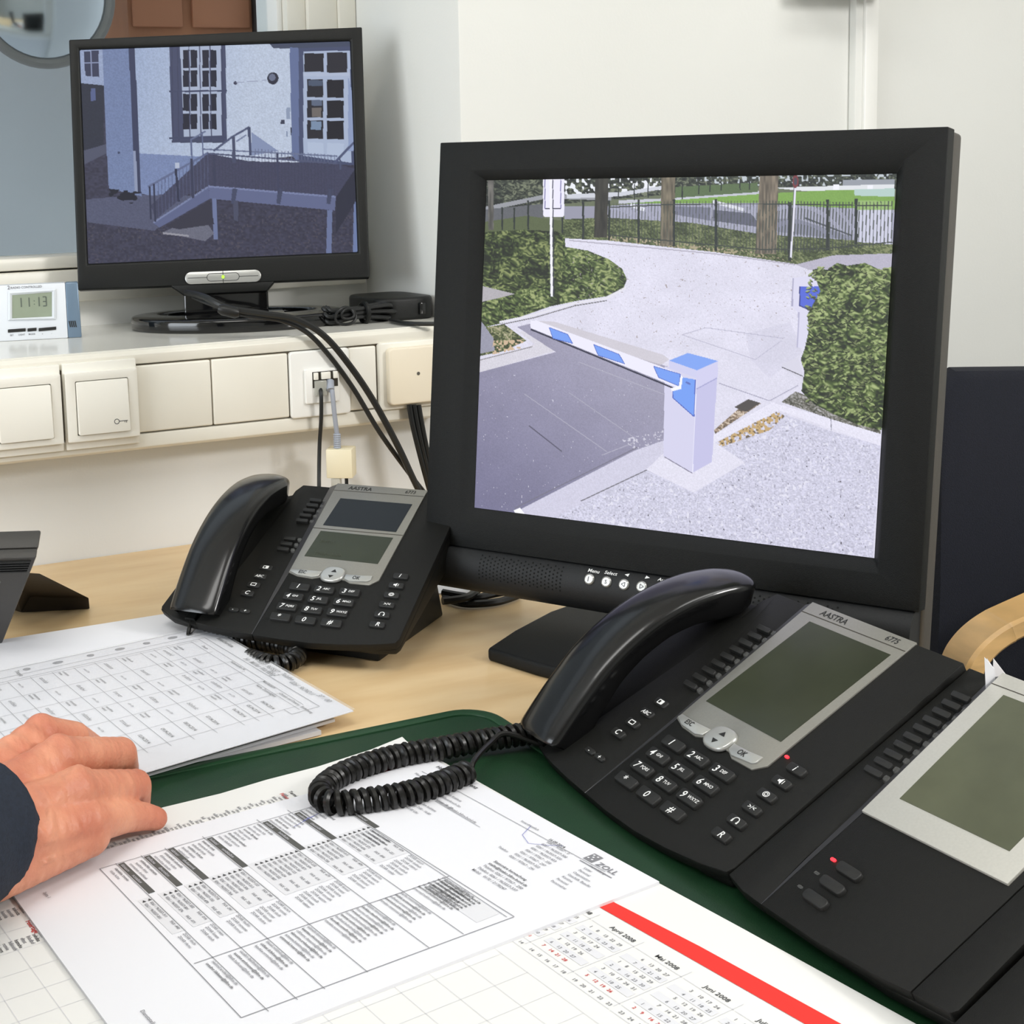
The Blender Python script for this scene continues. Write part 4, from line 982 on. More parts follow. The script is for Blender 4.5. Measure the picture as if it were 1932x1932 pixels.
HAND_ST = [(-2.5, 3, 22.6, 15), (0, 4.5, 23.5, 17), (14, 10.5, 23.6, 18), (32, 17.5, 23.5, 16), (55, 25, 23.2, 14), (80, 29, 23, 13), (105, 29.3, 23, 13), (128, 26, 23.2, 14.5), (148, 20, 23.5, 17), (165, 12.5, 22.6, 17), (176, 6.5, 19.0, 13), (181, 2.5, 13, 8)]
def loft_handset(F, uc, sk):
    """curved bar: arched top, upright sides, flat underside; stations (v, height of the side edge, half width, depth of the sides)"""
    st = spline([(a, b, 0) for a, b, _, _ in HAND_ST], 4); n = len(st); k = np.linspace(0, len(HAND_ST) - 1, n)
    hw = np.interp(k, range(len(HAND_ST)), [q[2] for q in HAND_ST]); bd = np.interp(k, range(len(HAND_ST)), [q[3] for q in HAND_ST])
    rings = []
    for i, p in enumerate(st):
        a = st[max(i - 1, 0)]; b = st[min(i + 1, n - 1)]; t = (b - a).normalized(); nv, nw = -t.y, t.x
        cr = 9.0 * hw[i] / 23.5
        sec = [(hw[i] * math.cos(math.pi * j / 18), cr * math.sin(math.pi * j / 18) ** 0.85) for j in range(19)]
        sec += [(-hw[i] * 1.0, -1.2), (-hw[i] * 0.94, -bd[i] * 0.85), (-hw[i] * 0.86, -bd[i]), (hw[i] * 0.86, -bd[i]), (hw[i] * 0.94, -bd[i] * 0.85), (hw[i] * 1.0, -1.2)]
        us = uc + sk * (1 - p.x / 180.0)
        rings.append([F.L(us + x, p.x + nv * y, p.y + nw * y) for x, y in sec])
    return MB().rings(rings)

def coil(mb, pts, r, wire, pitch, n_side=6):
    """helix around a smooth path"""
    P = spline(pts, 14); L_ = [0.0]
    for a, b in zip(P[:-1], P[1:]): L_.append(L_[-1] + (b - a).length)
    tot = L_[-1]; turns = tot / pitch; N = int(turns * 16); out = []
    t0 = (P[1] - P[0]).normalized(); nrm = Vector((0, 0, 1)); xs_ = [p.x for p in P]; ys_ = [p.y for p in P]; zs_ = [p.z for p in P]
    for i in range(N + 1):
        s_ = tot * i / N; e = tot / N
        c = Vector((np.interp(s_, L_, xs_), np.interp(s_, L_, ys_), np.interp(s_, L_, zs_)))
        s1 = min(s_ + e, tot); s0 = max(s_ - e, 0)
        t = Vector((np.interp(s1, L_, xs_) - np.interp(s0, L_, xs_), np.interp(s1, L_, ys_) - np.interp(s0, L_, ys_), np.interp(s1, L_, zs_) - np.interp(s0, L_, zs_))).normalized()
        nrm = (nrm - t * nrm.dot(t)).normalized(); bi = t.cross(nrm); a = 2 * math.pi * s_ / pitch
        out.append(c + (nrm * math.cos(a) + bi * math.sin(a)) * r)
    mb.tube(out, wire, n_side); return out

def phone(label, pose, tilt, model):
    F = PhoneFrame(pose, tilt)
    root = thing('desk_phone', label, 'telephone', F.o, F.yaw, 'black desk phones')
    # lower shell: wedge under the face
    def bot(u, v): return F.L(u * 0.985 - 1.5, max(v, -6) if v < 0 else v * 0.97, -(13 + 25 * max(0, v) / 188.0))
    MB().prism(BODY, bot, lambda u, v: F.L(u, v, -7)).build('lower_shell', M_PHONE, root, bevel=0.0015)
    y0 = 0.022; y1 = 0.135
    ft = MB()
    ft.xprism([(y0, 0.0), (y1 + 0.02, 0.0), (y1, F.z0 + y1 * math.tan(tilt) - 0.034), (y0, max(0.004, F.z0 + y0 * math.tan(tilt) - 0.016))], -0.205, -0.028)
    ft.build('foot', M_BLACK, root, bevel=0.002)
    # left deck, a little lower than the face plate
    left = [(-180, 178), (-180, 160), (-181, 90), (-183, 20), (-184, -10.4), (-170, -12.2), (-148, -14), (-126.5, -15), (-133, 30), (-137, 61), (-147, 187.5), (-176, 187.5)]
    MB().prism(left, lambda u, v: F.L(u, v, -8), lambda u, v: F.L(u, v, left_w(v))).build('left_deck', M_PHONE, root, bevel=0.0006)
    cr = [(-231, 7), (-214, -2.5), (-192, -8.5), (-184, -10), (-183, 20), (-181, 90), (-180, 168), (-225, 168), (-230, 160)]
    MB().prism(cr, lambda u, v: F.L(u, v, -9), lambda u, v: F.L(u, v, -5)).build('cradle', M_PHONE, root, bevel=0.001)
    # facet and face plate
    fc = MB(); vs_ = [-15, 0, 30, 61, 100, 140, 187.5]; ra = [-126.2, -126.8, -127.9, -129, -132.2, -135.4, -139]; 
    fw = [0.4, 1.6, 4.6, 7.6, 7.8, 8.0, 8.2]
    A_ = [F.L(a, v, 0.05) for a, v in zip(ra, vs_)]; B_ = [F.L(a - f, v, left_w(v) + 0.3) for a, v, f in zip(ra, vs_, fw)]
    n = len(vs_); fc.add(A_ + B_ + [F.L(a, v, -5) for a, v in zip(ra, vs_)], [(i, i + 1, n + i + 1, n + i) for i in range(n - 1)] + [(i, 2 * n + i, 2 * n + i + 1, i + 1) for i in range(n - 1)])
    fc.build('edge_facet', M_FACET, root)
    plate = [(-126.2, -15), (-100, -16), (-72, -15.5), (-45, -12.5), (-20, -8), (-2, -3), (0, 2), (-5.5, 95), (-11, 187.5), (-139, 187.5), (-129, 61)]
    MB().prism(plate, lambda u, v: F.L(u, v, -7.2), lambda u, v: F.L(u, v, 0)).build('face_plate', M_PHONE, root, bevel=0.0008)
    # silver display panel
    pan = [(-129, 62), (-119, 58.5), (-104, 57.5), (-98, 60), (-74, 60), (-68, 57), (-50, 57.5), (-43.8, 64.5), (-47, 188), (-138.5, 188)]
    sp = MB().prism(pan, lambda u, v: F.L(u, v, -0.5), lambda u, v: F.L(u, v, 1.1)).build('display_panel', M_SILVER, root, bevel=0.0004)
    sm_ = MB()
    up = (Vector(F.L(0, 0, 1)) - Vector(F.L(0, 0, 0))).normalized()
    strip(sm_, F.L(-138, 177.5, 1.2), F.L(-47, 178.5, 1.2), 0.0006, up)
    if model == '6773': strip(sm_, F.L(-133.5, 122.3, 1.2), F.L(-45.6, 123.5, 1.2), 0.0008, up)
    sm_.build('seam', M_GAP, sp)
    lt = MB(); ey = Vector(F.L(0, 1, 0)) - Vector(F.L(0, 0, 0)); ey.normalize()
    text(lt, 'AASTRA', F.L(-124, 180.3, 1.25), (1, 0, 0), ey, 0.0068, squeeze=0.95); text(lt, model, F.L(-67, 181.0, 1.25), (1, 0, 0), ey, 0.0062, squeeze=0.85)
    text(lt, 'ESC', F.L(-119, 61.0, 2.6), (1, 0, 0), ey, 0.0052, squeeze=0.85); text(lt, 'OK', F.L(-67.5, 61.0, 2.6), (1, 0, 0), ey, 0.0056, squeeze=0.85)
    lt.build('panel_lettering', M_DARKINK, sp)
    def lcd(u0, u1, v0, v1, m_, lines):
        d_ = MB().prism([(u0, v0), (u1, v0), (u1, v1), (u0, v1)], lambda u, v: F.L(u, v, 0.6), lambda u, v: F.L(u, v, 1.35)).build('display', m_, sp)
        if lines:
            q = MB()
            for s_, u, v, sz in lines: text(q, s_, F.L(u, v, 1.5), (1, 0, 0), ey, sz / 1000)
            q.build('display_text', mat('lcd_text', (62, 66, 52), 0.5), d_) if False else q.build('display_text', mat('lcd_text', (62, 66, 52), 0.5), sp)
    if model == '6773':
        lcd(-125.5, -53.5, 127, 166.3, M_LCDD, None)
        lcd(-124, -53, 84, 119, M_LCD, [('Intern', -118, 104, 5.5), ('Telefonbuch', -117, 87.5, 5.5)])
    else:
        lcd(-124, -52.5, 82.8, 172, M_LCD, [('11:13', -88, 163, 5)] if False else None)
    # navigation
    esc = MB().prism([(-128, 62.6), (-119.5, 59.0), (-104.5, 58.0), (-99, 60.5), (-97.8, 66.5), (-112, 65.8), (-127, 66.0)], lambda u, v: F.L(u, v, 0.6), lambda u, v: F.L(u, v, 2.4)).build('esc_key', M_SILVERB, sp, bevel=0.0006)
    okk = MB().prism([(-75.5, 66.2), (-74.6, 60.8), (-69, 58.2), (-53, 60.2), (-50.3, 62.5), (-50.6, 67.8), (-62, 66.5)], lambda u, v: F.L(u, v, 0.6), lambda u, v: F.L(u, v, 2.4)).build('ok_key', M_SILVERB, sp, bevel=0.0006)
    nv = []
    for i in range(28):
        a = 2 * math.pi * i / 28; c, s_ = math.cos(a), math.sin(a); nv.append((-86.8 + 11.3 * math.copysign(abs(c) ** 0.8, c), 64.2 + 9.6 * math.copysign(abs(s_) ** 0.8, s_)))
    MB().prism(nv, lambda u, v: F.L(u, v, 0.3), lambda u, v: F.L(-86.8 + (u + 86.8) * 0.93, 64.2 + (v - 64.2) * 0.93, 3.4)).build('navigation_key', M_SILVERB, sp, bevel=0.0012, segs=3)
    ar = MB(); flat(ar, [F.L(-86.3, 69.2, 3.55), F.L(-89, 65.6, 3.55), F.L(-83.6, 65.6, 3.55)]); flat(ar, [F.L(-87, 58.2, 3.55), F.L(-84.4, 61.6, 3.55), F.L(-89.6, 61.6, 3.55)])
    ar.build('arrow_marks', M_DARKINK, sp)
    # number keys
    km = key_mesh(19.5, 8.6, 2.6, -0.12)
    for i, (a, b) in enumerate(PAD):
        u = (-109.8, -86.2, -62.6)[i % 3]; v = (44.8, 32.2, 19.6, 7.0)[i // 3] + (0.6 if i % 3 == 2 else 0)
        o = put_key(root, F, 'number_key', u, v, 0, km)
        st = [(a, -6.5 if b else -3.0, -2.4, 7.2)]
        if b: st.append((b, -1.0, -0.6, 3.2))
        key_text(o, st, 2.6)
    km = key_mesh(14.2, 6.6, 2.4, -0.12)
    for i, s_ in enumerate(('i', '<(', '@', '->-', 'O', 'R')):
        o = put_key(root, F, 'function_key', -26.4 + 0.6 * i, 71.6 - 11.8 * i, 0, km)
        m_ = MB()
        if s_ in 'iR': text(m_, s_, (-0.0012, -0.0021, 0.00255), (1, 0, 0), (0, 1, 0), 0.0062, slant=0.15)
        elif s_ == '<(':
            flat(m_, [(-0.0022, -0.0008, 0.00255), (-0.001, -0.0008, 0.00255), (0.0008, -0.0023, 0.00255), (0.0008, 0.0023, 0.00255), (-0.001, 0.0008, 0.00255), (-0.0022, 0.0008, 0.00255)])
            strip(m_, (0.002, -0.0014, 0.00255), (0.002, 0.0014, 0.00255), 0.0005)
        elif s_ == '@':
            for r_ in (0.0012, 0.0022):
                pp = [(r_ * math.cos(t), r_ * 0.8 * math.sin(t), 0.00255) for t in [math.pi * 2 * j / 14 for j in range(15)]]
                for a, b in zip(pp[:-1], pp[1:]): strip(m_, a, b, 0.0005)
        elif s_ == '->-':
            text(m_, '>/<', (-0.0026, -0.0012, 0.00255), (1, 0, 0), (0, 1, 0), 0.0042)
        else:
            pp = [(0.0021 * math.cos(t), 0.0021 * math.sin(t), 0.00255) for t in [math.radians(-50 + 280 * j / 14) for j in range(15)]]
            for a, b in zip(pp[:-1], pp[1:]): strip(m_, a, b, 0.0006)
            strip(m_, (-0.0021, -0.002, 0.00255), (-0.0021, 0.0002, 0.00255), 0.0011); strip(m_, (0.0021, -0.002, 0.00255), (0.0021, 0.0002, 0.00255), 0.0011)
        m_.build('key_lettering', M_WHITEINK, o)
    km = key_mesh(13, 6.4, 2.4, -0.12)
    for i, s_ in enumerate(('B', 'ABC', '[]', 'C')):
        v = 67.6 - 11.9 * i
        o = put_key(root, F, 'menu_key', -155.3, v, left_w(v), km); m_ = MB()
        if s_ in ('ABC', 'C'): text(m_, s_, (-0.0003, -0.0016 , 0.00255), (1, 0, 0), (0, 1, 0), 0.0042 if s_ == 'ABC' else 0.0062, 'c', slant=0.12)
        else:
            for a, b in (((-0.0024, -0.0015), (0.0024, -0.0015)), ((0.0024, -0.0015), (0.0024, 0.0015)), ((0.0024, 0.0015), (-0.0024, 0.0015)), ((-0.0024, 0.0015), (-0.0024, -0.0015))): strip(m_, (*a, 0.00255), (*b, 0.00255), 0.0007)
            if s_ == 'B': flat(m_, [(0, -0.0015, 0.0026), (0.0024, -0.0015, 0.0026), (0.0024, 0.0015, 0.0026), (0, 0.0015, 0.0026)])
        m_.build('key_lettering', M_WHITEINK, o)
    km = key_mesh(10.5, 4.6, 1.6, -0.12, 2.0)
    for s_, u in (('-', -157.5), ('+', -146.2)):
        o = put_key(root, F, 'volume_key', u, 10.4, left_w(10), km); key_text(o, [(s_, -1.2, -1.6, 4.6)], 1.6)
    # programmable keys with clear tips
    vs_ = [164, 156.5, 149, 141.5, 134, 108, 100.7, 93.4] if model == '6773' else [154 - 8.05 * i for i in range(9)]
    km = key_mesh(13, 4.6, 3.0, -0.25, 1.0); kt = key_mesh(4.2, 4.2, 1.2, -0.2, 1.2, M_CLEARK)
    for v in vs_:
        o = put_key(root, F, 'line_key', -151, v, left_w(v), km)
        tip = link('key_tip', kt, o); tip.location = (0.0098, 0.0002, 0.0012)
    # handset, cord
    sk = 12 if model == '6773' else 3
    hs_ = loft_handset(F, -201.5, sk).build('handset', M_HANDSET, root, smooth=True)
    MB().prism(rrect(-211 + sk, -201 + sk, -10, -2, 1, 2), lambda u, w: F.L(u, 2.0, w), lambda u, w: F.L(u, -4.6 + 0.45 * w * 0, w)).build('cord_jack', M_BLACK, hs_)
    return root, F

ph = ((0.0029, -0.4822, 0.0285, -0.9005), 0.4426); ph2 = ((0.0054, -0.8709, 0.0157, -1.6244), 0.4698)
phone1, F1 = phone('black desk phone with two stacked displays, on the bare wood beside the larger monitor', *ph, '6773')
phone2, F2 = phone('black desk phone with one tall display, in front of the larger monitor', *ph2, '6775')

# red status lights
for F, root, u, v in ((F2, phone2, -40.5, 76.5),):
    lb = MB().prism(rrect(u - 1.5, u + 1.5, v - 0.9, v + 0.9, 0.8, 3), lambda a, b: F.L(a, b, -0.3), lambda a, b: F.L(a, b, 0.8)).build('status_light', M_LEDR, root)
    lab(lb, 'glowing red status light')

# coiled cords
def wl(F, pts): return [F.local(p) for p in pts]
R_C = 0.0058; WIRE = 0.0023; ZC = 0.0045 + R_C + WIRE
c2 = MB()
P2 = [at_z(1030, 1378, 0.012), at_z(968, 1388, ZC), at_z(905, 1398, ZC), at_z(840, 1410, ZC), at_z(760, 1424, ZC), at_z(690, 1443, ZC), at_z(632, 1468, ZC), at_z(604, 1497, ZC + 0.001), at_z(630, 1515, ZC), at_z(690, 1510, ZC), at_z(765, 1498, ZC), at_z(830, 1478, ZC), at_z(882, 1456, ZC)]
out = coil(c2, wl(F2, P2), R_C, WIRE, 0.0054)
jack = Vector(F2.L(-203, -3.5, -6))
end = Vector(F2.local(P2[-1]))
c2.tube(spline([out[-1], Vector(F2.local(at_z(893, 1438, 0.016))), Vector(F2.local(at_z(925, 1402, 0.016))), Vector(F2.local(at_z(955, 1384, 0.018))), jack], 8), 0.0019, 8)
c2.build('coiled_cord', M_CORD, phone2, smooth=True)
c1 = MB(); Z1 = R_C + WIRE + 0.001
P1 = [at_z(395, 1192, Z1), at_z(450, 1205, Z1), at_z(505, 1212, Z1), at_z(545, 1222, Z1), at_z(562, 1236, Z1), at_z(545, 1249, Z1), at_z(510, 1252, Z1), at_z(470, 1240, 0.006)]
out = coil(c1, wl(F1, P1), R_C * 0.95, WIRE, 0.0050)
jack1 = Vector(F1.L(-194, -3.5, -6))
c1.tube(spline([out[0], Vector(F1.local(at_z(380, 1180, 0.010))), jack1 + Vector((0.002, -0.008, -0.010)), jack1], 8), 0.0019, 8)
c1.build('coiled_cord', M_CORD, phone1, smooth=True)

# ------------------------------------------------------------------ key extension modules beside the front phone
def module(label, du, led):
    F = F2
    root = thing('key_module', label, 'phone module', F.o + F.ux * (du / 1000), F.yaw, 'phone key extension modules')
    body = [(0.8, -3), (16, -6), (31, -6), (70, -5), (110, -1), (146, 4.5), (148, 8), (136, 187), (134, 189), (-9, 189), (-10, 186)]
    MB().prism(body, lambda u, v: F.L(u, max(v, -2), -(13 + 25 * max(0, v) / 188.0)), lambda u, v: F.L(u, v, -6)).build('lower_shell', M_PHONE, root, bevel=0.001)
    ft = MB(); y0, y1 = 0.022, 0.135
    ft.xprism([(y0, 0.0), (y1 + 0.02, 0.0), (y1, F.z0 + y1 * math.tan(F.t) - 0.034), (y0, max(0.004, F.z0 + y0 * math.tan(F.t) - 0.016))], 0.015, 0.125)
    ft.build('foot', M_BLACK, root, bevel=0.002)
    ld = [(0.8, -3), (16, -6), (30.8, -6), (24, 30), (20, 70), (7.5, 188.5), (-9.5, 188.5)]
    MB().prism(ld, lambda u, v: F.L(u, v, -7), lambda u, v: F.L(u, v, left_w(v) + 0.3)).build('left_deck', M_PHONE, root, bevel=0.0006)
    vs_ = [-6, 30, 70, 130, 188.5]; ra = [31.2, 29.2, 27.2, 21, 15.2]; fw = [0.4, 4.5, 7.4, 7.6, 7.8]; n = 5; fc = MB()
    fc.add([F.L(a, v, 0.05) for a, v in zip(ra, vs_)] + [F.L(a - f, v, left_w(v) + 0.4) for a, v, f in zip(ra, vs_, fw)] + [F.L(a, v, -5) for a, v in zip(ra, vs_)],
           [(i, i + 1, n + i + 1, n + i) for i in range(n - 1)] + [(i, 2 * n + i, 2 * n + i + 1, i + 1) for i in range(n - 1)])
    fc.build('edge_facet', M_FACET, root)
    MB().prism([(31.2, -6), (70, -5), (110, -1), (125.5, 2), (118.5, 188.5), (15.2, 188.5), (27.2, 70)], lambda u, v: F.L(u, v, -6.5), lambda u, v: F.L(u, v, 0)).build('face_plate', M_PHONE, root, bevel=0.0006)
    MB().prism([(125.9, 2), (146, 4.5), (148, 8), (136, 188.5), (118.9, 188.5)], lambda u, v: F.L(u, v, -6.5), lambda u, v: F.L(u, v, 0)).build('right_deck', M_PHONE, root, bevel=0.0008)
    sp = MB().prism([(27, 69.5), (118, 74), (110, 190), (14.8, 190)], lambda u, v: F.L(u, v, -0.5), lambda u, v: F.L(u, v, 1.6)).build('display_panel', M_SILVERL, root, bevel=0.0005)
    up = (Vector(F.L(0, 0, 1)) - Vector(F.L(0, 0, 0))).normalized(); q = MB(); strip(q, F.L(16, 180, 1.7), F.L(111, 182, 1.7), 0.0006, up); q.build('seam', M_GAP, sp)
    MB().prism([(37.6, 86.8), (105.5, 90), (98.5, 177), (28.2, 175.5)], lambda u, v: F.L(u, v, 0.6), lambda u, v: F.L(u, v, 1.85)).build('display', mat('lcd_module', (92, 95, 76), 0.12, noise=0.12, scale=25, spec=0.3), sp)
    km = key_mesh(13, 4.6, 3.0, -0.25, 1.0); kt = key_mesh(4.2, 4.2, 1.2, -0.2, 1.2, M_CLEARK)
    for i in range(10):
        v = 165.5 - 7.75 * i; o = put_key(root, F, 'line_key', 6.0 + 0.03 * (165 - v), v, left_w(v) + 0.3, km); tip = link('key_tip', kt, o); tip.location = (0.0096, 0.0002, 0.0012)
    km = key_mesh(16.5, 6.8, 2.4, -0.12, 2.4)
    for i in range(3): put_key(root, F, 'function_key', 52.4, 35.6 - 11.5 * i, 0, km)
    for i in range(3):
        lg = MB().prism(rrect(37.5, 41, 37 - 11.5 * i - 0.9, 37 - 11.5 * i + 0.9, 0.8, 3), lambda a, b: F.L(a, b, -0.3), lambda a, b: F.L(a, b, 0.6))
        o = lg.build('status_light', M_LEDR if (i == 0 and led) else M_CLEARK, root)
        if i == 0 and led: lab(o, 'glowing red status light')
    return root
module('key extension module with a pale display frame, attached to the front phone', 0, True)
module('second key extension module, dark sliver in the lower right corner', 150, False)

# folded paper strips standing up behind the module
yq = F2.world(F2.L(22, 0, 0)).y
ps = thing('paper_strips', 'folded white paper strips sticking up behind the key extension module', 'paper', F2.world(F2.L(22, 194, -20)), 0)
b0 = ps.location
for k, tri in enumerate((((1857.5, 1241), (1876, 1262), (1880, 1300), (1860, 1300)), ((1874.5, 1243), (1900, 1276), (1905, 1300), (1873, 1290)), ((1862, 1243), (1878, 1266), (1882, 1300), (1864, 1300)))):
    V_ = [at_y(*q, yq + 0.004 * k) - b0 for q in tri]; th = Vector((0.001, 0.001, 0))
    MB().add(V_ + [v + th for v in V_], [(0, 1, 2, 3), (7, 6, 5, 4), (0, 4, 5, 1), (1, 5, 6, 2), (2, 6, 7, 3), (3, 7, 4, 0)]).build('strip', M_PAPER, ps)

# ------------------------------------------------------------------ third phone at the left picture edge
Bq = at_z(4, 1212, 0.006); Tq = at_z(72, 1040, 0.105)
axis = (Tq - Bq); yaw3 = -0.42
u3 = Vector((math.cos(yaw3), math.sin(yaw3), 0)); n3 = Vector((-math.sin(yaw3), math.cos(yaw3), 0))
t3 = thing('desk_phone', 'dark grey desk phone cut off by the left picture edge, next to the form', 'telephone', (Bq.x, Bq.y, 0), yaw3, 'black desk phones')
la = (axis.dot(u3), axis.dot(n3), axis.z); Lz = Bq.z
def P3(u, s_, w): # along the slope s in 0..1, w outwards (m)
    L2 = math.hypot(la[1], la[2]); return (u + la[0] * s_, la[1] * s_ - w * la[2] / L2, max(0.0008, Lz + la[2] * s_ + w * la[1] / L2))
M_P3 = mat('phone_grey', (62, 60, 57), 0.4, bump=0.2, bscale=2000)
MB().prism([(-0.2, 0.0), (0, 0.0), (0, 1.0), (-0.2, 1.0)], lambda u, s_: P3(u, s_, -0.022), lambda u, s_: P3(u, s_, -0.004)).build('lower_shell', M_P3, t3, bevel=0.002)
MB().prism([(-0.2, 0.0), (-0.0005, 0.0), (-0.0005, 1.0), (-0.2, 1.0)], lambda u, s_: P3(u, s_, -0.0036), lambda u, s_: P3(u, s_, 0.006)).build('face_plate', M_P3, t3, bevel=0.002)
MB().prism([(-0.15, 0.50), (-0.022, 0.50), (-0.022, 0.76), (-0.15, 0.76)], lambda u, s_: P3(u, s_, 0.005), lambda u, s_: P3(u, s_, 0.0068)).build('display', mat('lcd_grey', (150, 156, 146), 0.15), t3, bevel=0.0005)
for k in range(5): MB().prism([(-0.19, 0.865 + k * 0.024), (-0.004, 0.865 + k * 0.024), (-0.004, 0.877 + k * 0.024), (-0.19, 0.877 + k * 0.024)], lambda u, s_: P3(u, s_, 0.005), lambda u, s_: P3(u, s_, 0.0078)).build('speaker_rib', M_BLACK, t3)
for r in range(4):
    for c_ in range(4): MB().prism(rrect(-0.15 + c_ * 0.035, -0.127 + c_ * 0.035, 0.08 + r * 0.1, 0.145 + r * 0.1, 0.004, 2), lambda u, s_: P3(u, s_, 0.004), lambda u, s_: P3(u, s_, 0.008)).build('number_key', M_KEY, t3)
# wedge shaped foot reaching out to the right
def l3(P): d = P - Vector((Bq.x, Bq.y, 0)); return (d.dot(u3), d.dot(n3), d.z)
ftip0 = l3(at_z(168, 1151, 0.0)); ftip1 = l3(at_z(40, 1158, 0.0)); top1 = l3(at_z(76, 1082, 0.07))
v = [l3(at_z(170, 1149, 0.0)), l3(at_z(40, 1156, 0.0)), l3(at_z(168, 1128, 0.012)), l3(at_z(58, 1126, 0.014)), top1, (top1[0] - 0.03, top1[1] + 0.01, top1[2]), (ftip1[0] - 0.05, ftip1[1] + 0.05, 0.0), (ftip0[0] - 0.02, ftip0[1] + 0.03, 0.0)]
MB().add(v, [(0, 2, 3, 1), (2, 4, 3), (2, 7, 5, 4), (0, 7, 2), (0, 1, 6, 7), (1, 3, 5, 6), (3, 4, 5), (5, 7, 6)]).build('stand_foot', mat('foot_brown_black', (42, 37, 33), 0.55), t3, bevel=0.001)
# ================================================================== cables and small things on the duct
def cable(name, pts, r, material, label, n=8, group=None, flat_=1.0):
    o = MB().tube(spline(pts, 8), r, n, flat=flat_).build(name, material, None, smooth=True)
    return tag(o, label, 'cable', group)
# monitor cables over the sill edge and down behind the phone
for k, (pts, r) in enumerate((
    ([at_y(352, 552, 0.06), at_y(385, 560, 0.0), at_y(430, 581, -0.03), at_y(500, 592, -0.045), at_y(560, 603, -0.055), at_y(612, 634, -0.062), at_y(660, 690, -0.064), at_y(705, 757, -0.064), at_y(750, 840, -0.066), at_y(778, 900, -0.068), at_y(800, 945, -0.068)], 0.0037),
    ([at_y(365, 560, 0.045), at_y(400, 574, -0.005), at_y(470, 596, -0.035), at_y(530, 604, -0.046), at_y(580, 628, -0.0535), at_y(622, 672, -0.055), at_y(668, 735, -0.056), at_y(716, 815, -0.058), at_y(770, 890, -0.056), at_y(805, 935, -0.050)], 0.0028))):
    cable('monitor_cable', pts, r, M_CABLE, ('thick black monitor cable hanging over the sill edge beside the network socket' if k == 0 else 'thinner black monitor cable hanging over the sill edge behind the thick one'), group='monitor cables')
MB_c = MB().tube([at_y(412, 582, -0.03), at_y(420, 584, -0.032), at_y(445, 590, -0.036), at_y(452, 591, -0.038)], [0.004, 0.0062, 0.0062, 0.004], 12).build('cable_clamp', M_CABLE, None, smooth=True)
tag(MB_c, 'black ferrite bead on the monitor cable in front of the stand', 'cable bead')
# three flat cables out of the outlet
for k in range(3):
    cable('outlet_cable', [at_y(772 + k * 9, 764, -0.056), at_y(778 + k * 9, 800, -0.058), at_y(790 + k * 8, 850, -0.06), at_y(806 + k * 7, 910, -0.06), at_y(822 + k * 7, 965, -0.05)], 0.0030, M_CABLE,
          ('left', 'middle', 'right')[k] + ' one of three black cables leaving the cream outlet', group='cables out of the outlet')
# patch cords
cable('patch_cord', [at_y(604, 732, -0.056), at_y(606, 745, -0.062), at_y(606, 790, -0.06), at_y(603, 840, -0.055), at_y(602, 905, -0.06), at_y(603, 950, -0.08)], 0.0022, M_CABLE, 'thin black cord hanging from the network socket')
gc = thing('grey_patch_cord', 'grey network cord between the socket and the beige adapter', 'cable', at_y(637, 850, -0.058))
def gl(p): return p - gc.location
MB().tube([gl(p) for p in spline([at_y(624, 722, -0.056), at_y(627, 740, -0.062), at_y(631, 780, -0.062), at_y(636, 820, -0.06)], 6)], 0.0026, 10).build('cord', M_CABLEG, gc, smooth=True)
MB().tube([gl(at_y(622, 720, -0.054)), gl(at_y(624, 736, -0.062))], [0.005, 0.0042], 10).build('plug', M_CABLEG, gc, smooth=True)
pth = [gl(at_y(636 + 0.035 * i, 818 + i * 2.0, -0.06)) for i in range(17)]
MB().tube(pth, [0.0036 + (0.0008 if i % 2 else 0) for i in range(17)], 12).build('ribbed_boot', M_CABLEG, gc)
# beige adapter
ac = at_y(645, 905, -0.058); ad = thing('cable_adapter', 'small beige cube adapter hanging on the grey cord', 'adapter', ac, -0.62)
MB().box(-0.0145, 0.0145, -0.0125, 0.0125, 0.004, 0.036).build('body', M_BEIGE, ad, bevel=0.0012)
MB().box(-0.010, 0.000, -0.011, 0.0, -0.006, 0.005).build('plug', M_PLUG, ad, bevel=0.0008)
MB().tube([(0.006, -0.004, 0.005), (0.006, -0.004, -0.02), (0.012, -0.02, -0.05)], 0.002, 8).build('cord', M_CABLE, ad, smooth=True)

# tied bundle of cable and black adapter box on the sill
zb = ZS
bun = thing('tied_cable', 'tied bundle of black cable lying on the window sill', 'cable', at_z(690, 608, zb))
b0 = bun.location
rr = random.Random(3)
m_ = MB()
for k in range(9):
    y = 0.030 + 0.006 * (k % 3); h = 0.004 + 0.0065 * (k // 3)
    xa_, xb_ = at_y(618 + rr.uniform(-6, 14), 590, y).x, at_y(735 + rr.uniform(-12, 10), 590, y).x
    xm = (xa_ + xb_) / 2
    m_.tube(spline([Vector((xa_, y + 0.006, zb + h + 0.004)) - b0, Vector((xa_ + 0.006, y, zb + h)) - b0, Vector((xm, y - 0.002, zb + 0.006 + h * 0.7)) - b0, Vector((xb_ - 0.004, y - 0.002, zb + h + rr.uniform(0, 0.004))) - b0, Vector((xb_, y + 0.005, zb + h * 0.6 + 0.003)) - b0], 6), 0.0026, 8)
m_.build('strands', M_CABLE, bun, smooth=True)
lp_ = MB()
for (cx_, cy_, rx, rz) in ((652, 596, 0.013, 0.010), (656, 592, 0.008, 0.006)):
    cpt = at_y(cx_, cy_, 0.022); lp_.tube([cpt + Vector((rx * math.cos(a), 0.002 * math.sin(2 * a), rz * math.sin(a))) - b0 for a in [2 * math.pi * j / 24 for j in range(25)]], 0.0017, 8)
lp_.build('loops', M_CABLE, bun, smooth=True)
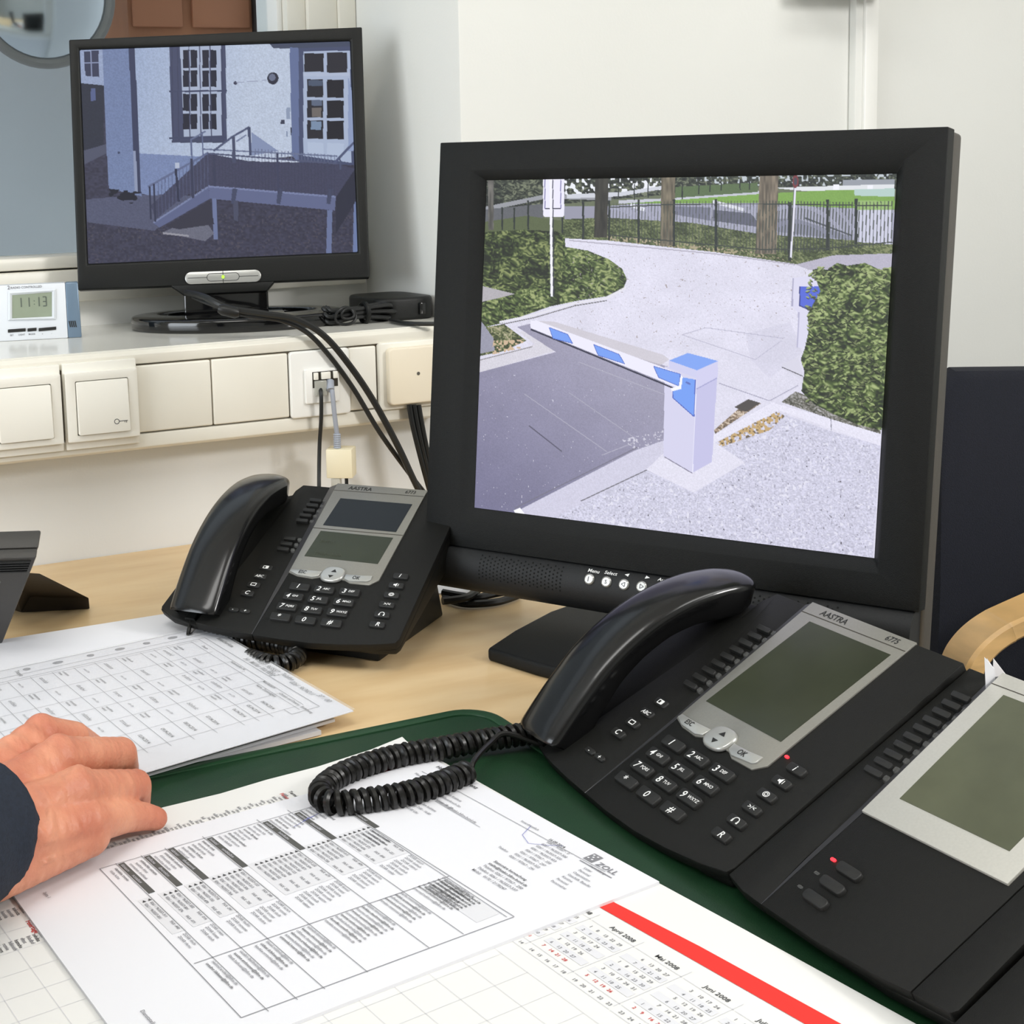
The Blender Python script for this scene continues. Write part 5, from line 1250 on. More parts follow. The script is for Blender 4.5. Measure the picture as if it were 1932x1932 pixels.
MB().tube([Vector((at_y(690, 590, 0.03).x, 0.034 + 0.013 * math.cos(a), zb + 0.0125 + 0.0115 * math.sin(a))) - b0 for a in [2 * math.pi * j / 20 for j in range(21)]], 0.0028, 8).build('tie', M_BLACK, bun, smooth=True)
pb = thing('power_adapter', 'low black rounded adapter box on the sill beside the tied cable', 'adapter', (0.292, 0.085, zb))
MB().zprism([(x, y) for x, y in rrect(-0.048, 0.029, -0.055, 0.05, 0.022, 6)], 0.0, 0.027).build('case', M_BLACK, pb, bevel=0.004, segs=3)
MB().box(0.002, 0.010, -0.058, -0.054, 0.006, 0.02).build('latch', M_BLACKG, pb, bevel=0.001)
cable('flat_cable', [at_z(738, 604, zb + 0.003), at_z(760, 609, zb + 0.003), at_z(790, 611, zb + 0.003), at_z(830, 611, zb + 0.003)], 0.0042, M_CABLE, 'flat black cable lying along the sill edge in front of the adapter box', flat_=0.6)

# cables and a sheet behind the larger monitor
for k, pts in enumerate(([(838, 1128), (870, 1138), (905, 1139), (945, 1134), (980, 1122)], [(836, 1118), (870, 1124), (900, 1127), (940, 1119), (985, 1112)], [(835, 1134), (880, 1127), (905, 1110), (925, 1098)])):
    zz = 0.004 + 0.004 * k
    cable('desk_cable', [at_z(a, b, zz) for a, b in pts], 0.0036, M_CABLE, ('front', 'middle', 'rear')[k] + ' black cable lying on the desk under the larger monitor', group='cables under the larger monitor')
gp = MB().zprism([(p.x, p.y) for p in (at_z(800, 1122), at_z(905, 1122), at_z(925, 1080), at_z(815, 1076))], 0.0002, 0.0016).build('paper_sheet', M_PAPER, None)
tag(gp, 'white sheet in the shadow under the larger monitor', 'paper')

# ================================================================== desk mat, calendar pad, sheets
X1, YF_ = 0.0245, -0.574; X0, YN = -0.62, -1.07; ZM = 0.0025
mt_ = thing('desk_mat', 'dark green desk mat with a raised rim under the calendar pad', 'desk mat', (X1, YF_, 0))
def ML(x, y): return (x - X1, y - YF_)
oc = [ML(*q) for q in rrect(X0, X1, YN, YF_, 0.028, 8)]; ic = [ML(*q) for q in rrect(X0 + 0.009, X1 - 0.009, YN + 0.009, YF_ - 0.009, 0.021, 8)]
MB().zprism(oc, 0.0, ZM).build('sheet', M_GREEN, mt_)
ring_prism(MB(), oc, ic, lambda a, b: (a, b, ZM - 0.0005), lambda a, b: (a, b, ZM + 0.0012)).build('rim', M_GREENR, mt_, bevel=0.0005)

ZP = 0.0044
padp = [at_z(*q, ZP) for q in ((759, 1390), (768, 1399), (1234, 1661), (1400, 1751), (1663, 1896))]
e = (padp[4] - padp[2]).normalized(); far = padp[4] + e * 0.12
pa = at_z(308, 1523, ZP); fdir = (pa - at_z(700, 1414, ZP)).normalized()
pl_far = [at_z(*q, ZP) for q in ((700, 1414), (600, 1446), (503, 1471), (416, 1497), (308, 1523))]
pad = thing('calendar_pad', 'large white desk calendar pad with a red stripe, under the printed sheets', 'calendar pad', (padp[0].x, padp[0].y, 0))
pb0 = pad.location
E1 = Vector((0.128, -0.9918, 0)).normalized()    # reading direction (towards the viewer)
E2 = Vector((0.9918, 0.128, 0)).normalized()     # up on the pad
outl = [p for p in padp] + [far, far - E2 * 0.62, pl_far[-1] - E2 * 0.40] + [pl_far[-1] + fdir * 0.0] + pl_far[::-1][1:]
poly = [((p - pb0).x, (p - pb0).y) for p in outl]
MB().zprism(poly, ZM + 0.0002, ZP).build('paper_stack', M_PAPER2, pad)
EPS = 0.00025
def pad_pt(u, v): return at_z(u, v, ZP + EPS) - pb0
redm = MB()
ra = [at_z(*q, ZP + EPS) - pb0 for q in ((712, 1452), (1138.5, 1715.7), (1281, 1796), (1517.6, 1931))]; rb = [at_z(*q, ZP + EPS) - pb0 for q in ((731, 1447), (1160.4, 1703), (1320, 1785), (1586, 1931))]
ra.append(ra[3] + (ra[3] - ra[1]) * 0.8); rb.append(rb[3] + (rb[3] - rb[1]) * 0.8)
for i in range(4): redm.add([ra[i], ra[i + 1], rb[i + 1], rb[i]], [(0, 1, 2, 3)])
lab(redm.build('red_stripe', M_RED, pad), 'red printed stripe')
pk = MB(); prd = MB(); plg = MB(); psh = MB(); pgr = MB()
def off(P, d): return [p + E2 * d for p in P]
for P_, d in ((ra, -0.0022), (rb, 0.0022)):
    q = off(P_, d)
    for a, b in zip(q[:-1], q[1:]): strip(pk, a, b, 0.0010)
# months in a row below the stripe
Tst = at_z(1160, 1768, ZP + EPS) - pb0   # "April 2008"
mstep = (at_z(1250, 1822, ZP + EPS) - at_z(1160, 1768, ZP + EPS)).length
bold = MB()
for k, mname in enumerate(('Januar 2008', 'Februar 2008', 'März 2008', 'April 2008', 'Mai 2008', 'Juni 2008', 'Juli 2008', 'August 2008')):
    o = Tst + E1 * ((k - 3) * mstep) + E2 * 0.004
    text(bold, mname.replace('ä', 'ä'), o - E1 * 0.0085, E1, E2, 0.0040)
    first = (1, 4, 5, 1, 3, 6, 1, 4)[k]; nd = (31, 29, 31, 30, 31, 30, 31, 31)[k]
    x0 = o - E1 * 0.019
    strip(plg, x0 - E2 * 0.0022, x0 + E1 * mstep * 0.98 - E2 * 0.0022, 0.0003)
    strip(plg, o - E1 * 0.0205 + E2 * 0.005, o - E1 * 0.0205 - E2 * 0.045, 0.0003)
    for r in range(7):
        if r % 2: psh.add([x0 - E2 * (0.0050 + r * 0.0052 + 0.0040) + E1 * 0.001, x0 + E1 * (mstep - 0.003) - E2 * (0.0050 + r * 0.0052 + 0.0040), x0 + E1 * (mstep - 0.003) - E2 * (0.0050 + r * 0.0052 - 0.0012), x0 + E1 * 0.001 - E2 * (0.0050 + r * 0.0052 - 0.0012)], [(0, 1, 2, 3)])
        for c_ in range(6):
            dn = c_ * 7 + r - first + 2
            if 1 <= dn <= nd:
                text(prd if r == 6 else pgr, str(dn), x0 + E1 * (0.004 + c_ * mstep / 6.4) - E2 * (0.0078 + r * 0.0052), E1, E2, 0.0029)
    strip(plg, x0 - E2 * 0.0415, x0 + E1 * mstep * 0.98 - E2 * 0.0415, 0.0003)
    for c_ in range(5): text(pgr, str((k * 9) // 2 + c_ + 1), x0 + E1 * (0.003 + c_ * mstep / 5.4) - E2 * 0.0465, E1, E2, 0.0029)
    strip(plg, x0 - E2 * 0.0485, x0 + E1 * mstep * 0.98 - E2 * 0.0485, 0.0003)
bold.build('month_lettering', M_INK, pad); pgr.build('day_numbers', M_INKG, pad); prd.build('red_day_numbers', M_INKR, pad); 
pso = psh.build('shaded_rows', M_SHADE, pad); pso.location.z = -0.0001
# squared writing area
g0 = Tst - E2 * 0.056 - E1 * 0.24
for i in range(0, 26): 
    a = g0 + E1 * (i * 0.02); strip(plg, a, a - E2 * 0.36, 0.00022)
for j in range(0, 19):
    a = g0 - E2 * (j * 0.02); strip(plg, a, a + E1 * 0.5, 0.00022)
plo = plg.build('ruled_lines', mat('ink_rule', (208, 208, 214), 0.7), pad)
# list of short entries along the far edge and at the near left
lst = MB(); lsr = MB(); lsg = MB()
a = at_z(192, 1601, ZP + EPS) - pb0; b = at_z(540, 1502, ZP + EPS) - pb0; n = 46
for i in range(n):
    o = a.lerp(b, i / (n - 1)); L_ = 0.009 if i % 3 == 0 else 0.006
    text(lsg, word(4 if i % 3 == 0 else 3), o - E1 * (0.004 if i % 3 == 0 else 0.001), E1, E2, 0.0031)
for (u, v, s_, mm) in ((536, 1504, 'Ferien', lsr), (552, 1500, 'Termine', lst)): text(mm, s_, at_z(u, v, ZP + EPS) - pb0 - E1 * 0.006, E1, E2, 0.0038)
for r in range(2):
    for i in range(9):
        o = at_z(34 - i * 11, 1710 + i * 3.4, ZP + EPS) - pb0 + E1 * (0.032 * r)
        text(lst if i % 3 == 1 else lsg, word(5 + i % 3), o, E1, E2, 0.0031)
text(lsr, 'Feiertage', at_z(48, 1738, ZP + EPS) - pb0, E1, E2, 0.0040)
lst.build('printed_text', M_INK, pad); lsr.build('red_lettering', M_INKR, pad); lsg.build('small_lettering', M_INKG, pad)

# ------------------------------------------------------------------ printed phone list on the pad (A4, two sheets)
ZL = 0.0062
A_, B_, C_, D_ = [at_z(*q, ZL) for q in ((2, 1657), (817, 1431.5), (1244, 1663), (279, 2036))]
def sheet(name, quad, z0, z1, label, cat, material, nx=14, ny=14, curl=0.0, group=None):
    t = thing(name, label, cat, (quad[0].x, quad[0].y, 0), group=group); o = t.location; mb = MB(); V = []
    for k, zz in ((0, z0), (1, z1)):
        for j in range(ny + 1):
            for i in range(nx + 1):
                s_, u = i / nx, j / ny; p = (quad[0] * (1 - s_) + quad[1] * s_) * (1 - u) + (quad[3] * (1 - s_) + quad[2] * s_) * u
                V.append((p.x - o.x, p.y - o.y, zz + curl * max(0, s_ + u - 1.72) ** 2 * 10))
    N = (nx + 1) * (ny + 1); f = []
    for j in range(ny):
        for i in range(nx):
            a = j * (nx + 1) + i; f += [(a, a + 1, a + nx + 2, a + nx + 1), (N + a, N + a + nx + 1, N + a + nx + 2, N + a + 1)]
    for i in range(nx): f += [(i, N + i, N + i + 1, i + 1), (ny * (nx + 1) + i, ny * (nx + 1) + i + 1, N + ny * (nx + 1) + i + 1, N + ny * (nx + 1) + i)]
    for j in range(ny): f += [(j * (nx + 1), (j + 1) * (nx + 1), N + (j + 1) * (nx + 1), N + j * (nx + 1)), (j * (nx + 1) + nx, N + j * (nx + 1) + nx, N + (j + 1) * (nx + 1) + nx, (j + 1) * (nx + 1) + nx)]
    mb.add(V, f); mb.build('paper', material, t, smooth=True); return t
lst_ = sheet('printed_sheet', [A_, B_, C_, D_], ZP + 0.0001, ZL, 'white printed phone list with a grey table, under the coiled cord', 'paper', M_PAPER, group='sheets on the desk')
l0 = lst_.location
f1 = (C_ - B_).normalized(); f2 = (A_ - B_); f2 = (f2 - f1 * f2.dot(f1)).normalized()   # f1 reading direction, f2 down the page
def pg(x, y, e=EPS): return Vector((B_.x - l0.x, B_.y - l0.y, ZL + e)) + f1 * (x / 1000) + f2 * (y / 1000)
UPP = -f2
ik, ig, il, ib, sh, bl = MB(), MB(), MB(), MB(), MB(), MB()
def quadp(mb, x0, x1, y0, y1, e=EPS): mb.add([pg(x0, y0, e), pg(x0, y1, e), pg(x1, y1, e), pg(x1, y0, e)], [(0, 1, 2, 3)])
def lnp(mb, x0, y0, x1, y1, w=0.35): strip(mb, pg(x0, y0, EPS * 1.4), pg(x1, y1, EPS * 1.4), w * 1.25 / 1000)
def tp(mb, s_, x, y, sz, al='l'): text(mb, s_, pg(x, y, EPS * 1.8), f1, UPP, sz / 1000, al)
# table: rows run along the reading direction, page-down is towards the hand
T0, T1, TL, TR = 87, 241, 9, 183
for x in (0, 0.255, 0.69, 1.0): pass
lnp(ig, 15, 58, 9, 241.5, 0.3); lnp(ig, TL, 241.5, 180, 245.4, 0.35); lnp(ig, 180, 245.4, 185, 87, 0.35); lnp(ig, 60, 89, 60, 90, 0.1)
lnp(ig, 60.5, 88.5, 185, 86.8, 0.35); lnp(ig, 131.5, 88, 127, 242.5, 0.35)
bars = [(229, 10.2, 51), (213.2, 10.9, 53), (198, 10.8, 55), (173.5, 12.4, 55.7), (136.5, 13.9, 57.3), (114.8, 14.9, 57.2), (86.5, 20, 60)]
for y, x0, x1 in bars:
    q_ = MB(); quadp(q_, x0, x1, y - 1.9, y + 1.9); q_.build('table_bar', M_INKBAR, lst_); tp(il, word(7), x0 + 2, y + 1.2, 3.0); tp(il, word(9), x0 + 17, y + 1.2, 3.0)
ys = [241] + [b[0] for b in bars]
for k in range(len(ys) - 1):
    y1, y0 = ys[k] - 3.5, ys[k + 1] + 4.5
    q_ = MB(); quadp(q_, 54, 96, y0 - 2.5, y1 + 1.5, EPS * 0.6); q_.build('shaded_cell', M_SHADE, lst_); lnp(ig, 8.5, ys[k + 1] + 2.6, 183, ys[k + 1] + 3.6, 0.3)
    y = y0; r = 0
    while y < y1 + 0.5:
        tp(ik if r % 3 == 0 else ig, word(RND.randint(6, 12)) + ' ' + word(RND.randint(3, 8)), 14 + (r % 2) * 1.0, y + 1.3, 2.5)
        flat(ik, [pg(56, y, EPS * 1.8), pg(58.2, y + 1.1, EPS * 1.8), pg(58.2, y - 1.1, EPS * 1.8)])
        tp(ig, '0261 / 963557-' + word(3, True), 60, y + 1.2, 2.5)
        if r % 2 == 0: tp(ig, 'FAX -' + word(3, True), 84, y + 1.2, 2.4)
        tp(ig, 'ZOAR ' + word(6), 99 + (r % 3), y + 1.2, 2.5)
        tp(ik if r % 2 else ig, word(7) + '.' + word(8) + '@bfinv.de', 130.5, y + 1.2, 2.5)
        y += 3.3; r += 1
q_ = MB(); quadp(q_, 133, 178, 91, 106, EPS * 0.6); q_.build('shaded_cell', M_SHADE, lst_)
for i in range(6): tp(ik, word(8) + '@hzako.bfinv.bund.de', 133.5, 93.5 + i * 2.6, 2.4)
for i in range(3): tp(ik, word(9) + ' ' + word(7), 62 + (i % 2), 95 + i * 3.3 - 3, 2.4)
# heading, address and numbers at the top of the page (right in the picture)
tp(ik, 'Hauptzollamt Koblenz', 12, 7.0, 4.6); lnp(ig, 12, 18.0, 178, 16.2, 0.3); tp(ig, 'Hausanschrift', 12, 24, 3)
for i, s_ in enumerate(('Hauptzollamt Koblenz', 'Ferdinand-Sauerbruch-Str.', '56073 Koblenz 10 - 12', 'Zufahrt', 'poststelle hza koblenz', 'Mo - Do 7:00 - 16:00', 'Fr  9.00 - 15.00 Uhr')): tp(ig, s_, 38 + (i % 3) * 2, 26 + i * 5.2, 2.7)
tp(ig, 'poststelle@hzako.bfinv.bund.de', 52, 37, 3.0); lnp(ig, 52, 37.6, 96, 37.6, 0.25)
tp(ig, 'Innerdienstlich', 104, 13.5, 2.6); tp(ik, '16.09.2014', 131, 16.0, 3.0)
for i, (s_, t_2) in enumerate((('0261 / 97367 - 0', 'Vermittlung'), ('0261 / 963557-300', 'Leiter'), ('0261 / 963557-320', 'Personal'), ('0261 / 963557-433', 'Organisation'), ('0261 / 97367 - 350', 'Geschäft. Beauftr.'), ('0261 / 97367 - 297', 'Kantine'), ('0261 / 963557-322', 'Personal'), ('0261 / 97367 - 291', 'Personalrat'))):
    y = 19 + i * 4.0; tp(ig, s_, 133, y, 2.7); tp(ig, t_2, 168, y, 2.5)
tp(ig, 'Telefon:', 121, 45, 2.6)
for i, s_ in enumerate(('Stationäre Überwachung', 'stelle@hzako.bfinv.bund.de', 'Telefon: 0261 / 97367 - 290', 'Telefon: 0261 / 963557-337', 'Mobil:   0172 / 2178247')): tp(ik if i < 2 else ig, s_, 133, 58 + i * 3.9, 2.9)
# small eagle-style emblem block and the word beside it
em = MB(); em_w = MB(); quadp(em, 159, 166, 6, 15); em_o = em.build('emblem', M_INKG, lst_)
for dx, dy in ((1.2, 1.5), (4.2, 1.5), (2.7, 3.6), (1.2, 6), (4.2, 6)): quadp(em_w, 159 + dx, 160.3 + dx, 6 + dy, 7.2 + dy, EPS * 2)
em_w.build('emblem_marks', M_PAPER, em_o); tp(ig, 'ZOLL', 168.5, 15, 6.2); lnp(ig, 160, 18.2, 185, 18.2, 0.5)
tp(ig, 'Seite 1', 16, 278, 2.8); tp(ig, 'Dienststelle', 148, 281.5, 3.0)
for a, b in (((30, 126), (23.5, 104)), ((23.5, 104), (27, 118)), ((27, 118), (24.5, 112))): lnp(bl, *a, *b, 0.25)
pv = [(112, 12), (118, 24), (128, 28), (136, 21), (142, 14)]
for a, b in zip(pv[:-1], pv[1:]): lnp(bl, *a, *b, 0.25)
ik.build('dark_print', M_INK, lst_); ig.build('grey_print', M_INKG, lst_); il.build('bar_text', M_INKL, lst_); bl.build('pen_marks', M_INKB, lst_)

# ------------------------------------------------------------------ form in a plastic pocket and the papers below it
Z2 = 0.0115
Q1 = at_z(393, 1182, Z2); Q2 = at_z(667, 1341, Z2); g1 = (Q2 - Q1).normalized(); g2 = Vector((-1, 0, 0)); nearl = (at_z(275, 1457, Z2) - Q2).normalized(); farl = (at_z(0, 1266, Z2) - Q1).normalized()
Q3 = Q2 + nearl * 0.30; Q4 = Q1 + farl * 0.30
form = sheet('form_in_pocket', [Q4, Q1, Q2, Q3], Z2 - 0.0006, Z2, 'handwritten table form in a clear punched pocket, under the hand', 'paper', M_PAPER, group='sheets on the desk', curl=0.0)
fo = form.location
def fp(x, y, e=EPS): # x mm from the punched edge along the top, y mm down the page (to the left)
    s_ = x / 1000 / (Q2 - Q1).length; u = y / 300.0
    p = (Q1 * (1 - s_) + Q2 * s_) * (1 - u) + (Q4 * (1 - s_) + Q3 * s_) * u
    return Vector((p.x - fo.x, p.y - fo.y, Z2 + e))
up2 = -(Q4 - Q1).normalized()
def fm(px, py):  # picture point to form mm
    p = at_z(px, py, Z2); best = None
    d = p - Q1; x = d.dot(g1); y = -(d.x) * 1.0
    return x * 1000, (d - g1 * x).length * 1000
fk, fg, fh = MB(), MB(), MB()
def fl(mb, x0, y0, x1, y1, w=0.35): strip(mb, fp(x0, y0, EPS * 1.5), fp(x1, y1, EPS * 1.5), w * 1.25 / 1000)
def ft_(mb, s_, x, y, sz, sl=0.0): text(mb, s_, fp(x, y, EPS * 2), g1, up2, sz / 1000, slant=sl)
# punched strip
fl(fg, 17.5, 0, 17.5, 300, 0.4); fl(fg, 1.2, 0, 1.2, 300, 0.4)
for i, yy in enumerate((22, 38, 62, 86, 112, 140, 166, 195)):
    n = 16; c = fp(9, yy)
    fg.add([c + g1 * (0.003 * math.cos(2 * math.pi * k / n)) - up2 * (0.0045 * math.sin(2 * math.pi * k / n)) * (1 if i % 2 else 0.7) for k in range(n)], [tuple(range(n))])
tpk = MB(); ft_(tpk, 'Transit', 8, 176, 5.0); 
cols = [30, 62, 92, 118, 146, 175, 205]
rows = [30, 52, 64, 76, 98, 116, 134, 152, 170, 188, 206, 224, 242, 260]
fl(fg, 26, 16, 216, 16, 0.4); fl(fg, 26, 22, 206, 24, 0.3); fl(fg, 26, 16, 26, 290, 0.4); fl(fg, 216, 16, 216, 40, 0.4); fl(fg, 216, 40, 205, 40, 0.35)
for x in cols: fl(fg, x, 26, x, 285, 0.3)
for y in rows: fl(fg, 28, y, 212, y + 1, 0.3)
for k in range(len(rows) - 1):
    y = rows[k + 1] - 2.0
    ft_(fk, '%02d.04.2014' % (4 + k), 181, y - 3, 4.2)
    for j in range(5):
        if (k + j) % 3 == 0: ft_(fk, word(8), cols[j] + 2, y - 5, 3.2); ft_(fk, word(6), cols[j] + 2, y - 1.5, 3.2)
        elif (k + j) % 3 == 1: ft_(fh, word(7), cols[j] + 4, y - 3, 5.0, 0.3)
        else: ft_(fg, word(4) + ' Uhr', cols[j] + 6, y - 3, 3.0)
for i, (s_, x, y) in enumerate((('Nebenstellen-Nr.', 92, 26), ('Mitarbeiterin', 146, 26), ('Name, Zuständigkeit', 150, 34), ('Datum', 44, 28), ('Uhrzeit und Datum', 176, 28), ('Entfernung', 208, 28))): ft_(fk, s_, x, y, 3.6)
ft_(tpk, 'Besucherliste', 34, 9, 5.2)
for i, (s_, x, y) in enumerate((('Hr. Müller Wartung', 92, 14), ('0261 963557', 104, 8), ('Tor 2', 128, 12), ('Telefon', 140, 7), ('0261 9634211', 160, 10), ('37 / 00', 196, 7))): ft_(fh, s_, x, y, 6.0, 0.3)
fk.build('dark_print', M_INK, form); fg.build('grey_print', M_INKG, form); fh.build('handwriting', mat('pencil', (140, 140, 144), 0.7), form); tpk.build('bold_print', M_INK, form)
# clear pocket
V = [fp(-1, -1, 0.0008), fp(238, -1.5, 0.0008), fp(238, 300, 0.0008), fp(-1, 300, 0.0008)]
MB().add(V + [v + Vector((0, 0, 0.0002)) for v in V], [(0, 1, 2, 3), (4, 7, 6, 5), (0, 4, 5, 1), (1, 5, 6, 2), (2, 6, 7, 3), (3, 7, 4, 0)]).build('clear_pocket', M_POCKET, form)
# sheets under it
q = [at_z(0, 1208, 0.008), at_z(322, 1157, 0.008), at_z(600, 1345, 0.0085), at_z(250, 1440, 0.0085)]
q[0] = q[1] + (q[0] - q[1]) * 1.8; q[3] = q[2] + (q[3] - q[2]) * 1.1
sheet('loose_sheet', q, 0.0066, 0.0084, 'blank white sheet showing beyond the punched edge of the form', 'paper', M_PAPER, group='sheets on the desk')
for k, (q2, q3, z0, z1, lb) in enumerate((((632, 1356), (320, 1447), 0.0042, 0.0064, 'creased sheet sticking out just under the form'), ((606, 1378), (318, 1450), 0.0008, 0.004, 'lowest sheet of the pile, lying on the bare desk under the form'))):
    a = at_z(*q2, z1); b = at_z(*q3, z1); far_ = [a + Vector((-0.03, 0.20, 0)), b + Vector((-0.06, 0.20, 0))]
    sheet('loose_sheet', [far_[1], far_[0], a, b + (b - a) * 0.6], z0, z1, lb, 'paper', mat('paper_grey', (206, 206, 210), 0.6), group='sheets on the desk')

# ================================================================== chair at the right
TLc = at_y(1797, 704, -0.38); cdir = Vector((0.97, -0.24, 0)).normalized(); cn = Vector((0.24, 0.97, 0)).normalized()   # along the back, away from the viewer
ch = thing('armchair', 'dark navy fabric chair with a curved beech armrest behind the larger monitor', 'chair', (TLc.x + 0.23, TLc.y - 0.1, Z_FLOOR), 0.0)
def HC(P): return Vector(P) - ch.location
def CB(a, d, z): return HC(TLc + cdir * a + cn * d + Vector((0, 0, z - TLc.z)))
zt_ = TLc.z; rings = []
for i in range(25):
    t = i / 24; e_ = min(t, 1 - t) * 0.47
    zt2 = zt_ + 0.002 - (0.0 if e_ > 0.02 else 0.02 - math.sqrt(max(0, 0.0004 - (0.02 - e_) ** 2))) - 0.012 * min(t * 2, 1); zb2 = zt_ - 0.46; cur = 0.008 * (2 * t - 1) ** 2
    sec = [(0.0, zb2), (-0.006, zb2 + 0.01), (-0.010, (zt2 + zb2) / 2), (-0.006, zt2 - 0.012), (0.0, zt2 - 0.003), (0.012, zt2), (0.026, zt2 - 0.006), (0.03, zt2 - 0.02), (0.03, zb2 + 0.01), (0.02, zb2)]
    rings.append([CB(0.47 * t, d - cur + 0.03, z) for d, z in sec])
MB().rings(rings).build('backrest', M_FABRIC, ch, smooth=True)
MB().box(0.01, 0.46, -0.47, -0.01, 0.40, 0.46).mapv(lambda a_, d, z: tuple(CB(a_, d, z + Z_FLOOR))).build('seat', M_FABRIC, ch, bevel=0.015, segs=3)
def arm(pts, w, th):
    """flat bent band: pts follow its near upper edge, w reaches away from the viewer"""
    P_ = spline(pts, 8); rg = []; side = Vector((0.35, 0.94, 0)).normalized(); prev = None
    for i, p in enumerate(P_):
        a_ = P_[max(i - 1, 0)]; b_ = P_[min(i + 1, len(P_) - 1)]; t = (b_ - a_).normalized(); s2 = side; nn = t.cross(s2).normalized()
        ref = prev if prev is not None else Vector((0, 0, 1))
        if nn.dot(ref) < 0: nn = -nn
        prev = nn
        r_ = 0.003
        rg.append([HC(p + s2 * q + nn * h) for q, h in ((0, -th + r_), (0, -r_), (r_, 0), (w - r_, 0), (w, -r_), (w, -th + r_), (w - r_, -th), (r_, -th))])
    return MB().rings(rg).build('armrest', M_BEECH, ch, smooth=True)
ya = -0.56
vis = [at_y(a_, b_, ya) for a_, b_ in ((1932, 1166), (1900, 1182), (1870, 1203), (1845, 1228), (1826, 1258), (1814, 1300), (1808, 1380), (1806, 1500))]
q0 = vis[0]
pa_ = [Vector((1.04, -0.475, q0.z + 0.02)), Vector((0.94, -0.49, q0.z + 0.022)), Vector((0.82, -0.525, q0.z + 0.020)), Vector((0.71, -0.55, q0.z + 0.014))] + vis
arm(pa_, 0.046, 0.019)
for a_, d in ((0.02, -0.45), (0.45, -0.45), (0.02, 0.02), (0.45, 0.02)):
    MB().cyl(CB(a_, d, Z_FLOOR), CB(a_, d, Z_FLOOR + (0.41 if d < -0.1 else 0.60)), 0.012, 14).build('leg', M_METAL, ch, smooth=True)
pe = HC(pa_[-1] + Vector((0.012, 0.02, 0.01)))
MB().tube([pe, CB(0.03, -0.26, Z_FLOOR + 0.43)], 0.010, 10).build('arm_support', M_BEECH, ch, smooth=True)

# ================================================================== the hand and sleeve of the person at the left
J = dict(m2=(78, 1392, .056), m3=(112, 1432, .055), m4=(142, 1494, .046), m5=(166, 1552, .031),
         p2=(140, 1392, .047), p3=(228, 1422, .036), p4=(256, 1482, .028), p5=(236, 1541, .0215),
         d2=(176, 1412, .022), d3=(236, 1448, .016), d4=(258, 1512, .0135), d5=(270, 1540, .0165),
         t2=(182, 1428, .012), t3=(220, 1462, .0135), t4=(236, 1522, .0125), t5=(295, 1544, .0125))
J = {k: at_z(*v) for k, v in J.items()}
wc = Vector((-0.366, -0.694, 0.043)); fa = Vector((-0.70, -0.66, 0.0)).normalized(); lat = Vector((0.62, -0.76, -0.18)).normalized()
per = thing('person', 'right hand in a dark navy jacket sleeve resting on the form', 'person', (wc.x, wc.y, 0))
p0_ = per.location
hb = MB()
def chain(pts, rads, n=7):
    for i in range(len(pts) - 1):
        for k in range(n + 1):
            t = k / n; hb.sphere(pts[i].lerp(pts[i + 1], t) - p0_, rads[i] * (1 - t) + rads[i + 1] * t, 12, 8)
w2, w3, w4, w5 = wc - lat * 0.020, wc - lat * 0.007, wc + lat * 0.007, wc + lat * 0.020
chain([w2, J['m2'], J['p2'], J['d2'], J['t2']], [0.019, 0.0135, 0.0105, 0.0092, 0.0075])
chain([w3, J['m3'], J['p3'], J['d3'], J['t3']], [0.020, 0.0135, 0.0108, 0.0095, 0.008])
chain([w4, J['m4'], J['p4'], J['d4'], J['t4']], [0.020, 0.0130, 0.0102, 0.0090, 0.0078])
chain([w5, J['m5'], J['p5'], J['d5'], J['t5']], [0.019, 0.0125, 0.0095, 0.0085, 0.0072])
# palm side
dn = Vector((0, 0, -0.012))
chain([w3 + dn, J['m3'] + dn * 1.6], [0.018, 0.014]); chain([w4 + dn, J['m4'] + dn], [0.018, 0.014]); chain([w5 + dn, J['m5'] + dn * 0.6], [0.018, 0.013])
chain([w2 + dn, J['m2'] + dn * 1.6], [0.016, 0.013])
# thumb on the far side, tucked under
th0 = w2 + Vector((0.012, 0.022, -0.012)); chain([w2 + dn, th0, th0 + Vector((0.035, 0.02, -0.008)), th0 + Vector((0.062, 0.012, -0.012))], [0.016, 0.014, 0.0115, 0.009])
# forearm inside the sleeve
chain([wc, wc + fa * 0.07, wc + fa * 0.25], [0.027, 0.029, 0.036], 6)
hm = hb.mesh('hand_raw', M_SKIN)
ho_ = bpy.data.objects.new('hand_raw', hm); COL.objects.link(ho_)
md = ho_.modifiers.new('r', 'REMESH'); md.mode = 'VOXEL'; md.voxel_size = 0.0017
md = ho_.modifiers.new('s', 'SMOOTH'); md.factor = 0.5; md.iterations = 7
dg = bpy.context.evaluated_depsgraph_get()
hand_me = bpy.data.meshes.new_from_object(ho_.evaluated_get(dg)); bpy.data.objects.remove(ho_)
hand_me.name = 'body'; hand_me.materials.clear(); hand_me.materials.append(M_SKIN)
hand_me.polygons.foreach_set('use_smooth', [True] * len(hand_me.polygons))
